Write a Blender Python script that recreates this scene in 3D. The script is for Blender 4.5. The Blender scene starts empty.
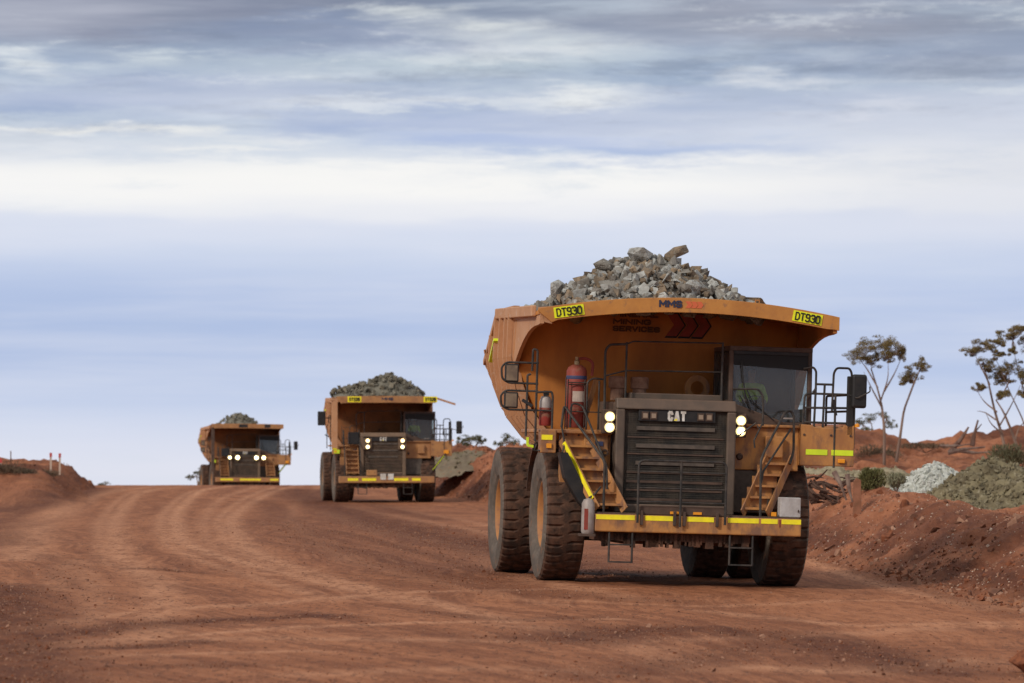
import bpy, bmesh, math, random
import numpy as np
from mathutils import Vector, Matrix, Euler
random.seed(7); np.random.seed(7)
R = math.radians
sc = bpy.context.scene
COL = sc.collection
F, HC, HR = 3840.0, 2.28, 470.0        # focal length in pixels, eye height, horizon row

# ------------------------------------------------------------------ materials
def mat(name, c1, c2=None, c3=None, scale=3.0, rough=0.7, metal=0.0, bump=0.0, bscale=20.0, spec=0.3,
        stretch=(1, 1, 1), dust=None, dust_amt=0.0, lo=0.4, hi=0.62, detail=6, c3scale=5.0, c3lo=.58, c3hi=.7):
    m = bpy.data.materials.new(name); m.use_nodes = True
    nt = m.node_tree; N = nt.nodes; L = nt.links
    b = N['Principled BSDF']
    b.inputs['Roughness'].default_value = rough; b.inputs['Metallic'].default_value = metal
    b.inputs['Specular IOR Level'].default_value = spec
    tc = N.new('ShaderNodeTexCoord'); mp = N.new('ShaderNodeMapping'); mp.inputs['Scale'].default_value = stretch
    L.new(tc.outputs['Object'], mp.inputs['Vector'])
    def noise(s, d=6):
        n = N.new('ShaderNodeTexNoise'); n.inputs['Scale'].default_value = s; n.inputs['Detail'].default_value = d
        n.inputs['Roughness'].default_value = .6; L.new(mp.outputs[0], n.inputs['Vector']); return n.outputs['Fac']
    def rng(v, a, c, o=1.0):
        r = N.new('ShaderNodeMapRange'); r.inputs[1].default_value = a; r.inputs[2].default_value = c
        r.inputs[4].default_value = o; L.new(v, r.inputs[0]); return r.outputs[0]
    def mix(f, a, c):
        x = N.new('ShaderNodeMix'); x.data_type = 'RGBA'
        if f is not None: L.new(f, x.inputs[0])
        for i, v in ((6, a), (7, c)):
            if isinstance(v, tuple): x.inputs[i].default_value = (*v[:3], 1)
            else: L.new(v, x.inputs[i])
        return x.outputs[2]
    col = c1
    if c2: col = mix(rng(noise(scale, detail), lo, hi), col, c2)
    if c3: col = mix(rng(noise(c3scale), c3lo, c3hi), col, c3)
    if dust:
        g = N.new('ShaderNodeNewGeometry'); s = N.new('ShaderNodeSeparateXYZ'); L.new(g.outputs['Normal'], s.inputs[0])
        a = rng(s.outputs[2], -0.2, 1.0, dust_amt)
        n2 = rng(noise(2.2), .3, .7)
        mm = N.new('ShaderNodeMath'); mm.operation = 'MULTIPLY_ADD'; L.new(n2, mm.inputs[0]); mm.inputs[1].default_value = dust_amt * .6; L.new(a, mm.inputs[2]); mm.use_clamp = True
        col = mix(mm.outputs[0], col, dust)
    if isinstance(col, tuple): b.inputs['Base Color'].default_value = (*col, 1)
    else: L.new(col, b.inputs['Base Color'])
    if bump:
        bp = N.new('ShaderNodeBump'); bp.inputs['Strength'].default_value = bump; bp.inputs['Distance'].default_value = .05
        L.new(noise(bscale), bp.inputs['Height']); L.new(bp.outputs[0], b.inputs['Normal'])
    return m
def emis(name, col, s):
    m = bpy.data.materials.new(name); m.use_nodes = True; b = m.node_tree.nodes['Principled BSDF']
    b.inputs['Base Color'].default_value = (*col, 1); b.inputs['Emission Color'].default_value = (*col, 1); b.inputs['Emission Strength'].default_value = s
    return m
DUST = (.33, .17, .10)
M = {}
M['paint'] = mat('orange_paint', (.54, .25, .068), (.36, .155, .052), (.19, .10, .062), scale=2.4, rough=.55, bump=.05, bscale=30, dust=DUST, dust_amt=.35, stretch=(1, 1, .5), c3scale=4.2, c3lo=.48, c3hi=.66, detail=9)
M['lip'] = mat('lip_paint', (.54, .24, .055), (.43, .18, .045), (.28, .14, .07), scale=2, rough=.55, bump=.05, dust=DUST, dust_amt=.2, c3scale=7, c3lo=.58, c3hi=.75, detail=9)
M['side'] = mat('weathered_paint', (.50, .25, .12), (.42, .19, .08), (.55, .36, .24), scale=2.5, rough=.7, bump=.1, dust=(.5, .33, .22), dust_amt=.4)
M['wall_shaded'] = mat('shaded_headboard', (.25, .10, .035), (.17, .075, .03), (.10, .05, .03), scale=1.2, rough=.8)  # darker headboard copy for the rear trucks, canopy shade put into its colour
M['paint_dusty'] = mat('dusty_paint', (.45, .22, .075), (.32, .15, .06), (.19, .10, .06), scale=1.8, rough=.7, dust=DUST, dust_amt=.4, c3lo=.55, c3hi=.75)
M['wall'] = mat('headboard_paint', (.54, .215, .045), (.38, .145, .035), (.20, .09, .045), scale=.9, rough=.6, bump=.05, stretch=(1, 1, .35), c3scale=1.2, c3lo=.6, c3hi=.9)
M['dark'] = mat('dark_frame', (.035, .028, .024), (.07, .05, .04), scale=4, rough=.7, bump=.1, dust=DUST, dust_amt=.25)
M['hood'] = mat('grey_hood', (.065, .056, .046), (.105, .08, .060), scale=3, rough=.6, bump=.06, dust=(.26, .16, .11), dust_amt=.36)
M['mesh'] = mat('grille_mesh', (.035, .032, .028), (.075, .06, .045), scale=3, rough=.75, bump=.5, bscale=120)
M['hood_dusty'] = mat('dusty_hood', (.17, .115, .075), (.11, .08, .055), scale=3, rough=.7, dust=(.3, .18, .11), dust_amt=.4)
M['mesh_dusty'] = mat('dusty_grille', (.085, .062, .042), (.13, .085, .055), scale=3, rough=.8, bump=.4, bscale=100)
M['slat'] = mat('grille_slat', (.12, .095, .075), (.075, .06, .05), scale=5, rough=.7)
M['rail'] = mat('rail_steel', (.032, .030, .028), (.075, .06, .05), scale=6, rough=.6, metal=.1)
M['chassis'] = mat('muddy_chassis', (.045, .026, .018), (.12, .055, .032), scale=3, rough=.9, bump=.5, bscale=12)
M['tread'] = mat('tyre_tread', (.042, .025, .018), (.115, .058, .036), scale=5, rough=.9, bump=.3, bscale=30)
M['sidewall'] = mat('tyre_sidewall', (.095, .076, .060), (.15, .118, .092), (.20, .11, .068), scale=4, rough=.9, bump=.3, bscale=20)
M['rim'] = mat('rim_paint', (.42, .19, .06), (.33, .15, .07), (.22, .11, .06), scale=5, rough=.7, bump=.1)
M['yellow'] = mat('reflective_yellow', (1.0, .86, .008), (.85, .72, .02), scale=6, rough=.45, spec=.6)
M['lime'] = mat('reflective_lime', (.72, .90, .02), (.62, .78, .02), scale=4, rough=.45, spec=.6)
M['plate'] = mat('plate_yellow', (.86, .90, .01), (.80, .82, .015), scale=6, rough=.4, spec=.5)
M['black'] = mat('black_ink', (.015, .015, .015), rough=.6)
M['navy'] = mat('navy_ink', (.03, .035, .07), rough=.6)
M['faded'] = mat('faded_lettering', (.085, .04, .02), (.13, .055, .022), scale=8, rough=.7)
M['redmark'] = mat('red_mark', (.30, .05, .035), (.22, .045, .03), scale=5, rough=.6)
M['redpale'] = mat('pale_red_mark', (.62, .14, .06), rough=.6)
M['red'] = mat('extinguisher_red', (.27, .022, .018), (.20, .035, .026), (.24, .11, .07), scale=3, rough=.55, dust=DUST, dust_amt=.3)
M['brass'] = mat('brass', (.35, .25, .13), rough=.4, metal=.6)
M['white'] = mat('dirty_white', (.72, .70, .64), (.5, .46, .4), scale=5, rough=.6)
M['label'] = mat('paper_label', (.52, .42, .34), (.42, .33, .27), scale=8, rough=.8)
M['bluetape'] = mat('blue_band', (.05, .06, .13), rough=.6)
M['silver'] = mat('dusty_metal', (.40, .36, .33), (.30, .25, .22), scale=4, rough=.55, metal=.2)
M['rust'] = mat('rusty_cap', (.30, .17, .11), (.20, .10, .06), scale=6, rough=.75, bump=.2)
M['box'] = mat('galvanised_box', (.50, .48, .46), (.38, .35, .33), scale=5, rough=.55, metal=.1, bump=.1)
M['blackrub'] = mat('black_plastic', (.018, .018, .019), (.03, .027, .025), scale=5, rough=.5)
M['seat'] = mat('seat_fabric', (.03, .03, .035), rough=.9)
M['amber'] = mat('amber_lens', (.85, .32, .01), rough=.3, spec=.6)
M['interior'] = mat('cab_lining', (.045, .045, .048), rough=.8)
M['lamp'] = emis('lit_lamp', (1.0, .84, .45), 14)
M['lampw'] = emis('warm_lit_lamp', (1.0, .70, .38), 9)
M['lensrim'] = emis('lit_lens_rim', (1.0, .78, .34), 1.35)
M['lens'] = mat('unlit_lens', (.30, .22, .15), rough=.3, spec=.6)
M['skin'] = mat('skin', (.42, .24, .17), rough=.6)
M['hivis'] = mat('hivis_cloth', (.62, .85, .05), (.5, .72, .05), scale=9, rough=.8)
M['navycloth'] = mat('navy_cloth', (.02, .025, .05), rough=.9)
M['helmet'] = mat('white_cap', (.65, .65, .62), rough=.5)
def glass(name, tint=(.80, .84, .84), gl=.045, refl=(.9, .95, 1)):
    m = bpy.data.materials.new(name); m.use_nodes = True; nt = m.node_tree; N = nt.nodes; L = nt.links
    N.remove(N['Principled BSDF']); o = N['Material Output']
    t = N.new('ShaderNodeBsdfTransparent'); t.inputs[0].default_value = (*tint, 1)
    g = N.new('ShaderNodeBsdfGlossy'); g.inputs['Roughness'].default_value = .12; g.inputs[0].default_value = (*refl, 1)
    d = N.new('ShaderNodeBsdfDiffuse'); d.inputs[0].default_value = (.30, .27, .25, 1)
    a = N.new('ShaderNodeMixShader'); a.inputs[0].default_value = gl
    c = N.new('ShaderNodeMixShader'); c.inputs[0].default_value = .07
    L.new(t.outputs[0], a.inputs[1]); L.new(g.outputs[0], a.inputs[2]); L.new(a.outputs[0], c.inputs[1]); L.new(d.outputs[0], c.inputs[2]); L.new(c.outputs[0], o.inputs[0])
    return m
M['glass'] = glass('windscreen_glass', (.70, .75, .74))
M['sideglass'] = glass('side_glass', (.88, .9, .9))
M['mirrorglass'] = mat('mirror_glass', (.30, .22, .14), (.18, .13, .09), scale=3, rough=.25, metal=.4)
ROCKM = [mat('rock_grey', (.25, .232, .20), (.115, .10, .083), (.43, .40, .345), scale=2.5, rough=.9, bump=.7, bscale=9),
         mat('rock_pale', (.42, .42, .39), (.24, .235, .215), (.16, .13, .10), scale=2.5, rough=.9, bump=.7, bscale=9),
         mat('rock_brown', (.27, .195, .125), (.12, .095, .07), (.36, .32, .26), scale=2.5, rough=.9, bump=.7, bscale=9)]
DROCKM = [mat('rock_dark', (.17, .155, .12), (.10, .09, .07), (.25, .23, .18), scale=2.5, rough=.9, bump=.7, bscale=9),
          mat('rock_olive', (.21, .18, .13), (.12, .105, .075), (.29, .26, .2), scale=2.5, rough=.9, bump=.7, bscale=9)]

# ------------------------------------------------------------------ mesh building
class MB:
    def __init__(s): s.v = []; s.f = []; s.m = []
    def add(s, vs, fs, mi=0):
        o = len(s.v); s.v += [tuple(p) for p in vs]
        s.f += [tuple(i + o for i in f) for f in fs]; s.m += [mi] * len(fs); return s
    def box(s, x0, x1, y0, y1, z0, z1, mi=0):
        v = [(x, y, z) for x in (x0, x1) for y in (y0, y1) for z in (z0, z1)]
        return s.add(v, [(0, 1, 3, 2), (4, 6, 7, 5), (0, 4, 5, 1), (2, 3, 7, 6), (0, 2, 6, 4), (1, 5, 7, 3)], mi)
    def bar(s, a, b, w, h, up=(0, 0, 1), mi=0):
        a = Vector(a); b = Vector(b); d = (b - a).normalized(); u = Vector(up); r = d.cross(u)
        if r.length < 1e-4: r = d.cross(Vector((1, 0, 0)))
        r.normalize(); u = r.cross(d)
        v = [p + r * (w / 2) * i + u * (h / 2) * j for p in (a, b) for i, j in ((-1, -1), (1, -1), (1, 1), (-1, 1))]
        return s.add(v, [(3, 2, 1, 0), (4, 5, 6, 7), (0, 1, 5, 4), (1, 2, 6, 5), (2, 3, 7, 6), (3, 0, 4, 7)], mi)
    def tube(s, pts, r, seg=7, mi=0, r2=None, rnd=0.0):
        P = [Vector(p) for p in pts]
        if rnd:
            Q = [P[0]]
            for i in range(1, len(P) - 1):
                a = P[i - 1] - P[i]; b = P[i + 1] - P[i]; t = min(rnd, a.length * .45, b.length * .45)
                p0 = P[i] + a.normalized() * t; p1 = P[i] + b.normalized() * t
                for k in range(4):
                    q = k / 3; Q.append(p0 * (1 - q) ** 2 + P[i] * 2 * q * (1 - q) + p1 * q * q)
            P = Q + [P[-1]]
        n = len(P); vs = []; prev = None
        for i, p in enumerate(P):
            d = (P[min(i + 1, n - 1)] - P[max(i - 1, 0)])
            d = d.normalized() if d.length > 1e-9 else Vector((0, 0, 1))
            if prev is None: a = d.cross(Vector((0, 0, 1))) if abs(d.z) < .9 else d.cross(Vector((1, 0, 0)))
            else: a = prev - d * prev.dot(d)
            a.normalize(); prev = a; c = d.cross(a)
            rr = r if r2 is None else r + (r2 - r) * i / (n - 1)
            for k in range(seg):
                t = 2 * math.pi * k / seg; vs.append(p + a * math.cos(t) * rr + c * math.sin(t) * rr)
        fs = [(i * seg + k, i * seg + (k + 1) % seg, (i + 1) * seg + (k + 1) % seg, (i + 1) * seg + k) for i in range(n - 1) for k in range(seg)]
        fs += [tuple(range(seg))[::-1], tuple((n - 1) * seg + k for k in range(seg))]
        return s.add(vs, fs, mi)
    def lathe(s, prof, c=(0, 0, 0), axis='z', seg=24, mi=0):
        vs = []; n = len(prof)
        for k in range(seg):
            t = 2 * math.pi * k / seg
            for r, h in prof:
                p = (r * math.cos(t), r * math.sin(t), h)
                if axis == 'y': p = (p[0], p[2], p[1])
                if axis == 'x': p = (p[2], p[0], p[1])
                vs.append((p[0] + c[0], p[1] + c[1], p[2] + c[2]))
        fs = [(k * n + i, k * n + i + 1, ((k + 1) % seg) * n + i + 1, ((k + 1) % seg) * n + i) for k in range(seg) for i in range(n - 1)]
        return s.add(vs, fs, mi)
    def prism(s, poly, h0, h1, plane='xz', mi=0):
        n = len(poly)
        def P(a, b, h): return {'xz': (a, h, b), 'yz': (h, a, b), 'xy': (a, b, h)}[plane]
        vs = [P(a, b, h0) for a, b in poly] + [P(a, b, h1) for a, b in poly]
        fs = [tuple(range(n)), tuple(range(2 * n - 1, n - 1, -1))] + [(i, i + n, (i + 1) % n + n, (i + 1) % n) for i in range(n)]
        return s.add(vs, fs, mi)
    def build(s, name, m, parent=None, bevel=0, smooth=False, recalc=True):
        me = bpy.data.meshes.new(name); me.from_pydata(s.v, [], s.f)
        ms = m if isinstance(m, (list, tuple)) else [m]
        for k in ms: me.materials.append(k)
        if len(ms) > 1: me.polygons.foreach_set('material_index', s.m)
        if recalc:
            b = bmesh.new(); b.from_mesh(me); bmesh.ops.recalc_face_normals(b, faces=b.faces); b.to_mesh(me); b.free()
        if smooth:
            me.polygons.foreach_set('use_smooth', [True] * len(me.polygons))
            if hasattr(me, 'set_sharp_from_angle'): me.set_sharp_from_angle(angle=R(38))
        o = bpy.data.objects.new(name, me); COL.objects.link(o); o.parent = parent
        if bevel:
            bv = o.modifiers.new('Bevel', 'BEVEL'); bv.width = bevel; bv.segments = 2; bv.limit_method = 'ANGLE'
        return o
def tag(o, label=None, cat=None, group=None, kind=None):
    if label: o['label'] = label
    if cat: o['category'] = cat
    if group: o['group'] = group
    if kind: o['kind'] = kind
    return o
def empty(name, loc=(0, 0, 0)):
    o = bpy.data.objects.new(name, None); COL.objects.link(o); o.location = loc; o.empty_display_size = .3; return o
def copy_tree(o, parent=None):
    c = o.copy(); COL.objects.link(c); c.parent = parent
    for ch in list(o.children): copy_tree(ch, c)
    return c
GL = {'D': [[(0, 0), (0, 1), (.6, 1), (1, .78), (1, .22), (.6, 0), (0, 0)]], 'T': [[(0, 1), (1, 1)], [(.5, 1), (.5, 0)]],
      '9': [[(1, .5), (.25, .5), (0, .62), (0, .86), (.25, 1), (.75, 1), (1, .86), (1, .15), (.75, 0), (.2, 0), (0, .12)]],
      '3': [[(0, .88), (.25, 1), (.75, 1), (1, .87), (1, .64), (.75, .52), (.4, .52)], [(.75, .52), (1, .4), (1, .14), (.75, 0), (.25, 0), (0, .12)]],
      '0': [[(.25, 0), (0, .16), (0, .84), (.25, 1), (.75, 1), (1, .84), (1, .16), (.75, 0), (.25, 0)]],
      '2': [[(0, .85), (.25, 1), (.75, 1), (1, .85), (1, .6), (0, .12), (0, 0), (1, 0)]],
      '8': [[(.25, .52), (0, .64), (0, .87), (.25, 1), (.75, 1), (1, .87), (1, .64), (.75, .52), (.25, .52), (0, .4), (0, .14), (.25, 0), (.75, 0), (1, .14), (1, .4), (.75, .52)]],
      'C': [[(1, .78), (.75, 1), (.25, 1), (0, .82), (0, .18), (.25, 0), (.75, 0), (1, .22)]], 'A': [[(0, 0), (.45, 1), (.55, 1), (1, 0)], [(.2, .32), (.8, .32)]],
      'M': [[(0, 0), (0, 1), (.5, .35), (1, 1), (1, 0)]], 'S': [[(1, .85), (.75, 1), (.25, 1), (0, .87), (0, .64), (.25, .52), (.75, .48), (1, .38), (1, .14), (.75, 0), (.25, 0), (0, .15)]],
      'I': [[(.5, 0), (.5, 1)]], 'N': [[(0, 0), (0, 1), (1, 0), (1, 1)]], 'E': [[(1, 1), (0, 1), (0, 0), (1, 0)], [(0, .5), (.8, .5)]],
      'R': [[(0, 0), (0, 1), (.75, 1), (1, .87), (1, .6), (.75, .48), (0, .48)], [(.5, .48), (1, 0)]], 'L': [[(0, 1), (0, 0), (1, 0)]],
      'G': [[(1, .82), (.75, 1), (.25, 1), (0, .82), (0, .18), (.25, 0), (.75, 0), (1, .2), (1, .45), (.6, .45)]], 'V': [[(0, 1), (.5, 0), (1, 1)]]}
WID = {'I': .12, 'M': 1.3, 'L': .85}
def lettering(name, body, m, parent, pos, w, h, tilt=0.0, bold=.2, depth=.006, gap=.34):
    """block letters facing +X, reading along +Y, fitted to w x h, centred at pos; bold = stroke as a share of the height"""
    tw = sum(WID.get(ch, 1) for ch in body) ; sw = bold * h; n = len(body)
    g = sw + gap * sw * 1.0; cw = (w - n * sw - (n - 1) * gap * sw) / tw if False else (w - sw * n - gap * sw * (n - 1)) / tw
    mb = MB(); x = 0; k = 0
    for ch in body:
        ww = cw * WID.get(ch, 1)
        for ln in GL[ch]:
            P = [(x + sw / 2 + a * ww - w / 2, sw / 2 + b_ * (h - sw) - h / 2) for a, b_ in ln]
            for p, q in zip(P[:-1], P[1:]):
                d = Vector((q[0] - p[0], q[1] - p[1])); 
                if d.length < 1e-6: continue
                e = d.normalized() * sw * .42; dz = depth + .0006 * k; k += 1
                mb.bar((dz / 2, p[0] - e.x, p[1] - e.y), (dz / 2, q[0] + e.x, q[1] + e.y), sw, dz, (1, 0, 0))
        x += ww + sw + gap * sw
    o = mb.build(name, m, parent); o.location = pos; return o

# ------------------------------------------------------------------ terrain
_T = np.random.RandomState(3).rand(256, 256)
def vnoise(x, y):
    xi = np.floor(x).astype(np.int64); yi = np.floor(y).astype(np.int64); fx = x - xi; fy = y - yi
    fx = fx * fx * (3 - 2 * fx); fy = fy * fy * (3 - 2 * fy)
    g = lambda a, b: _T[a & 255, b & 255]
    return (g(xi, yi) * (1 - fx) + g(xi + 1, yi) * fx) * (1 - fy) + (g(xi, yi + 1) * (1 - fx) + g(xi + 1, yi + 1) * fx) * fy
def fbm(x, y, o=4):
    s = 0; a = .5; t = 0
    for i in range(o):
        s = s + a * (vnoise(x + 17.3 * i, y + 9.1 * i) - .5); t += a; x = x * 2.03; y = y * 2.03; a *= .5
    return s / t * 2
def xt(Y):
    Yc = np.clip(Y, 20, 320)
    b = 3.1 - .078 * (Yc - 78) - .000308 * (Yc - 78) * (Yc - 205)
    return b + np.where(Y > 320, -(Y - 320) * .19, 0) + np.where(Y < 20, -(Y - 20) * .0, 0)
_ZY = [-2000, 20, 41, 60, 78, 120, 160, 205, 225, 240, 252, 262, 272, 285, 305, 350, 400, 2200]
_ZZ = [-.45, -.35, -.22, -.1, 0, .18, .34, .57, .77, .99, 1.17, 1.26, 1.17, .88, .22, -1.5, -3.6, -60]
_yy = np.linspace(-2000, 2200, 42001)
_zz = np.interp(_yy, _ZY, _ZZ); _k = np.hanning(121); _k /= _k.sum(); _zs = np.convolve(_zz, _k, 'same'); _zz[200:-200] = _zs[200:-200]
def sst(a, b, x):
    t = np.clip((x - a) / (b - a), 0, 1); return t * t * (3 - 2 * t)
def roadz(x, Y):
    s = 1 - sst(95, 175, Y)
    return np.interp(Y, _yy, _zz) - .0297 * s * np.clip(x - 3.12, -14, 9)
def zsurf(x, Y, detail=True):
    x = np.asarray(x, float); Y = np.asarray(Y, float)
    u = x - xt(Y); z = roadz(x, Y)
    fade = 1 - sst(262, 292, Y)
    # right berm
    u0 = 5.7 - .7 * sst(150, 215, Y) + .35 * fbm(Y * .12, Y * 0 + 3, 3) + .25 * fbm(Y * .8, x * 0 + 8, 2)
    t = u - u0
    Hb = np.interp(Y, [0, 60, 78, 92, 102, 114, 130, 170, 210, 240, 262], [1.5, 1.5, 1.42, 1.42, 1.6, 2.0, 2.0, 2.2, 2.75, 2.6, 2.0]) * (1 + .10 * fbm(x * .3, Y * .15, 3))
    rise = np.clip(t / 3.0, 0, 1); rise = rise ** 1.15 * (1 - .25 * rise ** 3) / .75
    P = np.interp(Y, [0, 95, 118, 150, 190, 262], [1.1, 1.05, 1.05, 1.9, 2.35, 2.5])
    # ridge behind: red banks
    px = 512 + x / np.maximum(Y, 5) * F
    rid = np.interp(px, [780, 807, 850, 880, 900, 912, 930, 960, 1000, 1060, 1200], [1.6, 2.05, 2.0, 1.75, 1.25, 1.05, 1.35, 1.75, 1.95, 2.0, 1.4])
    rid = rid * np.exp(-((Y - 212) / 13.0) ** 2) * sst(740, 800, px)
    P = P + rid * (1 + .12 * fbm(x * .35, Y * .2, 3))
    right = Hb * rise
    k = sst(2.9, 4.9, t)
    zr = (z + np.minimum(right, Hb)) * (1 - k) + P * k
    zr = np.where(t > 0, zr, z)
    zr = z + (zr - z) * fade
    # left bank
    tl = -u - (14.2 + 2.0 * (1 - sst(225, 262, Y)) + .5 * fbm(Y * .1, Y * 0 + 30, 3))
    gate = sst(192, 226, Y) * (1 - sst(268, 300, Y))
    Hl = np.interp(Y, [180, 240, 262, 290], [1.75, 1.55, 1.35, 1.0]) * (1 + .12 * fbm(x * .5, Y * .15, 3))
    zl = Hl * sst(0, 2.6, tl) * gate
    z = np.where(tl > 0, z + zl, zr)
    if detail:
        onr = sst(-13.8, -12.8, u) * (1 - sst(0, .6, t))
        amp = np.where(tl > 0, .22 * gate, 0) + np.where(t > 0, np.clip(t / 1.2, 0, 1) * .20, 0) * fade
        amp = amp * (1.25 + 1.6 * sst(140, 175, Y))
        z = z + amp * .30 * np.abs(fbm(x * 6.5, Y * 4.0, 3))
        z = z + amp * fbm(x * .9, Y * .5, 5) + amp * .35 * fbm(x * 3.1, Y * 2.2, 3)
        # gully in the berm face, and roughness at its foot
        foot = np.exp(-((t + .1) / .8) ** 2) * fade
        z = z + foot * .16 * np.abs(fbm(x * 2.5, Y * 1.3, 4))
        z = z + onr * (.025 * fbm(u * 1.3, Y * .10, 4) + .012 * fbm(x * 5, Y * 3, 3))
    return z
def zat(x, y, detail=True): return float(zsurf(np.array([x]), np.array([y]), detail)[0])
def ground_px(px, py):
    """where the ground is seen at this direction from the eye"""
    lo = None
    for Y in np.arange(38, 330, .25):
        x = (px - 512) / F * Y
        if zat(x, Y, False) >= HC + (HR - py) / F * Y: return x, float(Y)
    return (px - 512) / F * 262, 262.0

us = np.concatenate([-np.geomspace(1500, 34, 22), np.arange(-32, -16, .8), np.arange(-15.6, 13, .13), np.arange(13, 40, .45), np.geomspace(41, 1500, 26)])
Ys = np.concatenate([[-400, -150, -50, 0, 15, 25, 30], np.arange(34, 125, .22), np.arange(125, 300, .5), np.geomspace(301, 2100, 40)])
UU, YY = np.meshgrid(us, Ys)
XX = UU + xt(YY)
ZZ = zsurf(XX, YY)
# wheel tracks across the road, as world polylines (light: compacted, dark: loose)
_A = [ground_px(*p) for p in [(232, 486), (199, 492), (178, 512), (179, 534), (199, 549), (270, 569), (380, 595), (560, 622), (800, 660)]][::-1]
xA = np.interp(YY[:, 0], [40] + [p[1] for p in _A] + [320], [9.0] + [p[0] for p in _A] + [-26])
_kk = np.hanning(41); _kk /= _kk.sum(); xs_ = xA.copy(); xA[25:-60] = np.convolve(xA, _kk, 'same')[25:-60]
wl = 1 - sst(-5, 3, UU)
TT = XX - (xA[:, None] * wl + (xt(YY) - 6) * (1 - wl))
def poly_mask(lines):
    out = np.zeros(XX.shape)
    for pts, w, a in lines:
        W = [ground_px(*p) for p in pts]
        Q = []
        for i in range(len(W) - 1):
            for k in range(12):
                q = k / 12; p0 = W[max(i - 1, 0)]; p1 = W[i]; p2 = W[i + 1]; p3 = W[min(i + 2, len(W) - 1)]
                Q.append(tuple(.5 * (2 * p1[j] + (p2[j] - p0[j]) * q + (2 * p0[j] - 5 * p1[j] + 4 * p2[j] - p3[j]) * q * q + (3 * p1[j] - p0[j] - 3 * p2[j] + p3[j]) * q ** 3) for j in (0, 1)))
        Q.append(W[-1])
        best = np.full(XX.shape, 1e9)
        for a0, b0 in zip(Q[:-1], Q[1:]):
            y0, y1 = min(a0[1], b0[1]) - 3, max(a0[1], b0[1]) + 3
            r0, r1 = np.searchsorted(Ys, y0), np.searchsorted(Ys, y1)
            if r1 <= r0: continue
            X_ = XX[r0:r1]; Y_ = YY[r0:r1]
            dx, dy = b0[0] - a0[0], b0[1] - a0[1]; l2 = dx * dx + dy * dy + 1e-9
            t = np.clip(((X_ - a0[0]) * dx + (Y_ - a0[1]) * dy) / l2, 0, 1)
            d = np.hypot(X_ - a0[0] - t * dx, Y_ - a0[1] - t * dy)
            best[r0:r1] = np.minimum(best[r0:r1], d)
        out = np.maximum(out, a * np.exp(-(best / w) ** 2))
    return out
LIGHT = [([(234, 486), (199, 492), (178, 512), (179, 534), (199, 549), (260, 566), (350, 590)], .35, 1), ([(222, 487), (186, 494), (164, 514), (164, 534), (182, 552), (240, 572), (330, 600)], .25, .7),
         ([(180, 487), (139, 494), (117, 517), (117, 547), (132, 564), (160, 590), (150, 640)], .4, .8), ([(168, 487), (126, 495), (104, 517), (102, 547), (114, 566)], .25, .6),
         ([(150, 487), (95, 496), (50, 520), (20, 560)], .6, .8), ([(128, 487), (70, 498), (28, 522), (2, 552)], .35, .6), ([(60, 590), (66, 566), (78, 560), (92, 590), (96, 625)], .3, .5),
         ([(290, 487), (262, 497), (235, 515), (240, 540), (300, 570), (420, 600), (512, 622)], .35, .9), ([(275, 487), (248, 497), (222, 515), (226, 540), (284, 570), (400, 602)], .25, .7),
         ([(255, 487), (220, 500), (205, 520), (212, 545), (268, 575)], .3, .5), ([(320, 487), (300, 500), (292, 520), (330, 550), (430, 580), (560, 605)], .3, .4),
         ([(330, 512), (380, 530), (470, 548), (520, 575), (640, 600)], .5, .6), ([(340, 505), (430, 522), (500, 536)], .3, .6), ([(365, 503), (440, 516), (490, 526)], .25, .5),
         ([(0, 632), (140, 612), (300, 602), (420, 592), (620, 588)], .3, .8), ([(0, 645), (130, 640), (300, 628), (460, 622), (620, 618)], .22, .9), ([(0, 660), (160, 655), (320, 652)], .2, .7),
         ([(0, 650), (200, 640), (420, 640), (700, 640), (1000, 625)], .5, .6), ([(300, 676), (500, 668), (640, 676)], .4, .5),
         ([(512, 625), (620, 640), (700, 670)], .5, .6), ([(560, 600), (700, 606), (880, 600), (1010, 608)], .3, .6),
         ([(770, 668), (850, 672), (960, 660)], .6, 1), ([(700, 610), (860, 625), (1000, 622)], .4, .7), ([(800, 560), (880, 585), (1000, 612)], .35, .8)]
DARK = [([(300, 490), (330, 506), (400, 528), (480, 545), (600, 575)], 1.9, 1),
        ([(270, 500), (300, 530), (380, 560), (520, 590), (640, 600)], 1.2, .55),
        ([(-20, 640), (90, 632), (150, 624), (330, 616)], .55, 1), ([(-20, 652), (120, 648), (200, 642)], .35, .9), ([(-20, 672), (100, 668), (240, 664)], .5, .6), ([(60, 555), (70, 580), (120, 600)], .6, .3),
        ([(0, 585), (4, 620), (20, 680)], 1.0, 1), ([(0, 512), (50, 497), (97, 488)], 1.3, 1), ([(0, 545), (12, 515), (60, 500)], .8, .6), ([(295, 489), (340, 496), (440, 520)], .9, .8), ([(330, 530), (420, 552), (500, 575)], .5, .8), ([(560, 640), (680, 628), (800, 640), (940, 672)], 1.1, 1),
        ([(600, 676), (700, 660), (760, 645)], .7, .6), ([(430, 612), (520, 620), (600, 616)], .4, .6), ([(140, 568), (190, 572)], .4, .8),
        ([(820, 560), (900, 585), (1020, 618)], .35, .5)]
LM = poly_mask(LIGHT); DM = poly_mask(DARK)
ZZ = ZZ - .03 * DM * np.abs(fbm(XX * 2, YY * 1.5, 2)) + .035 * DM * fbm(XX * 6, YY * 4, 2)
nr, nc = XX.shape
me = bpy.data.meshes.new('ground')
me.vertices.add(nr * nc); me.vertices.foreach_set('co', np.stack([XX, YY, ZZ], -1).astype(np.float32).ravel())
idx = np.arange(nr * nc).reshape(nr, nc)
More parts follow.
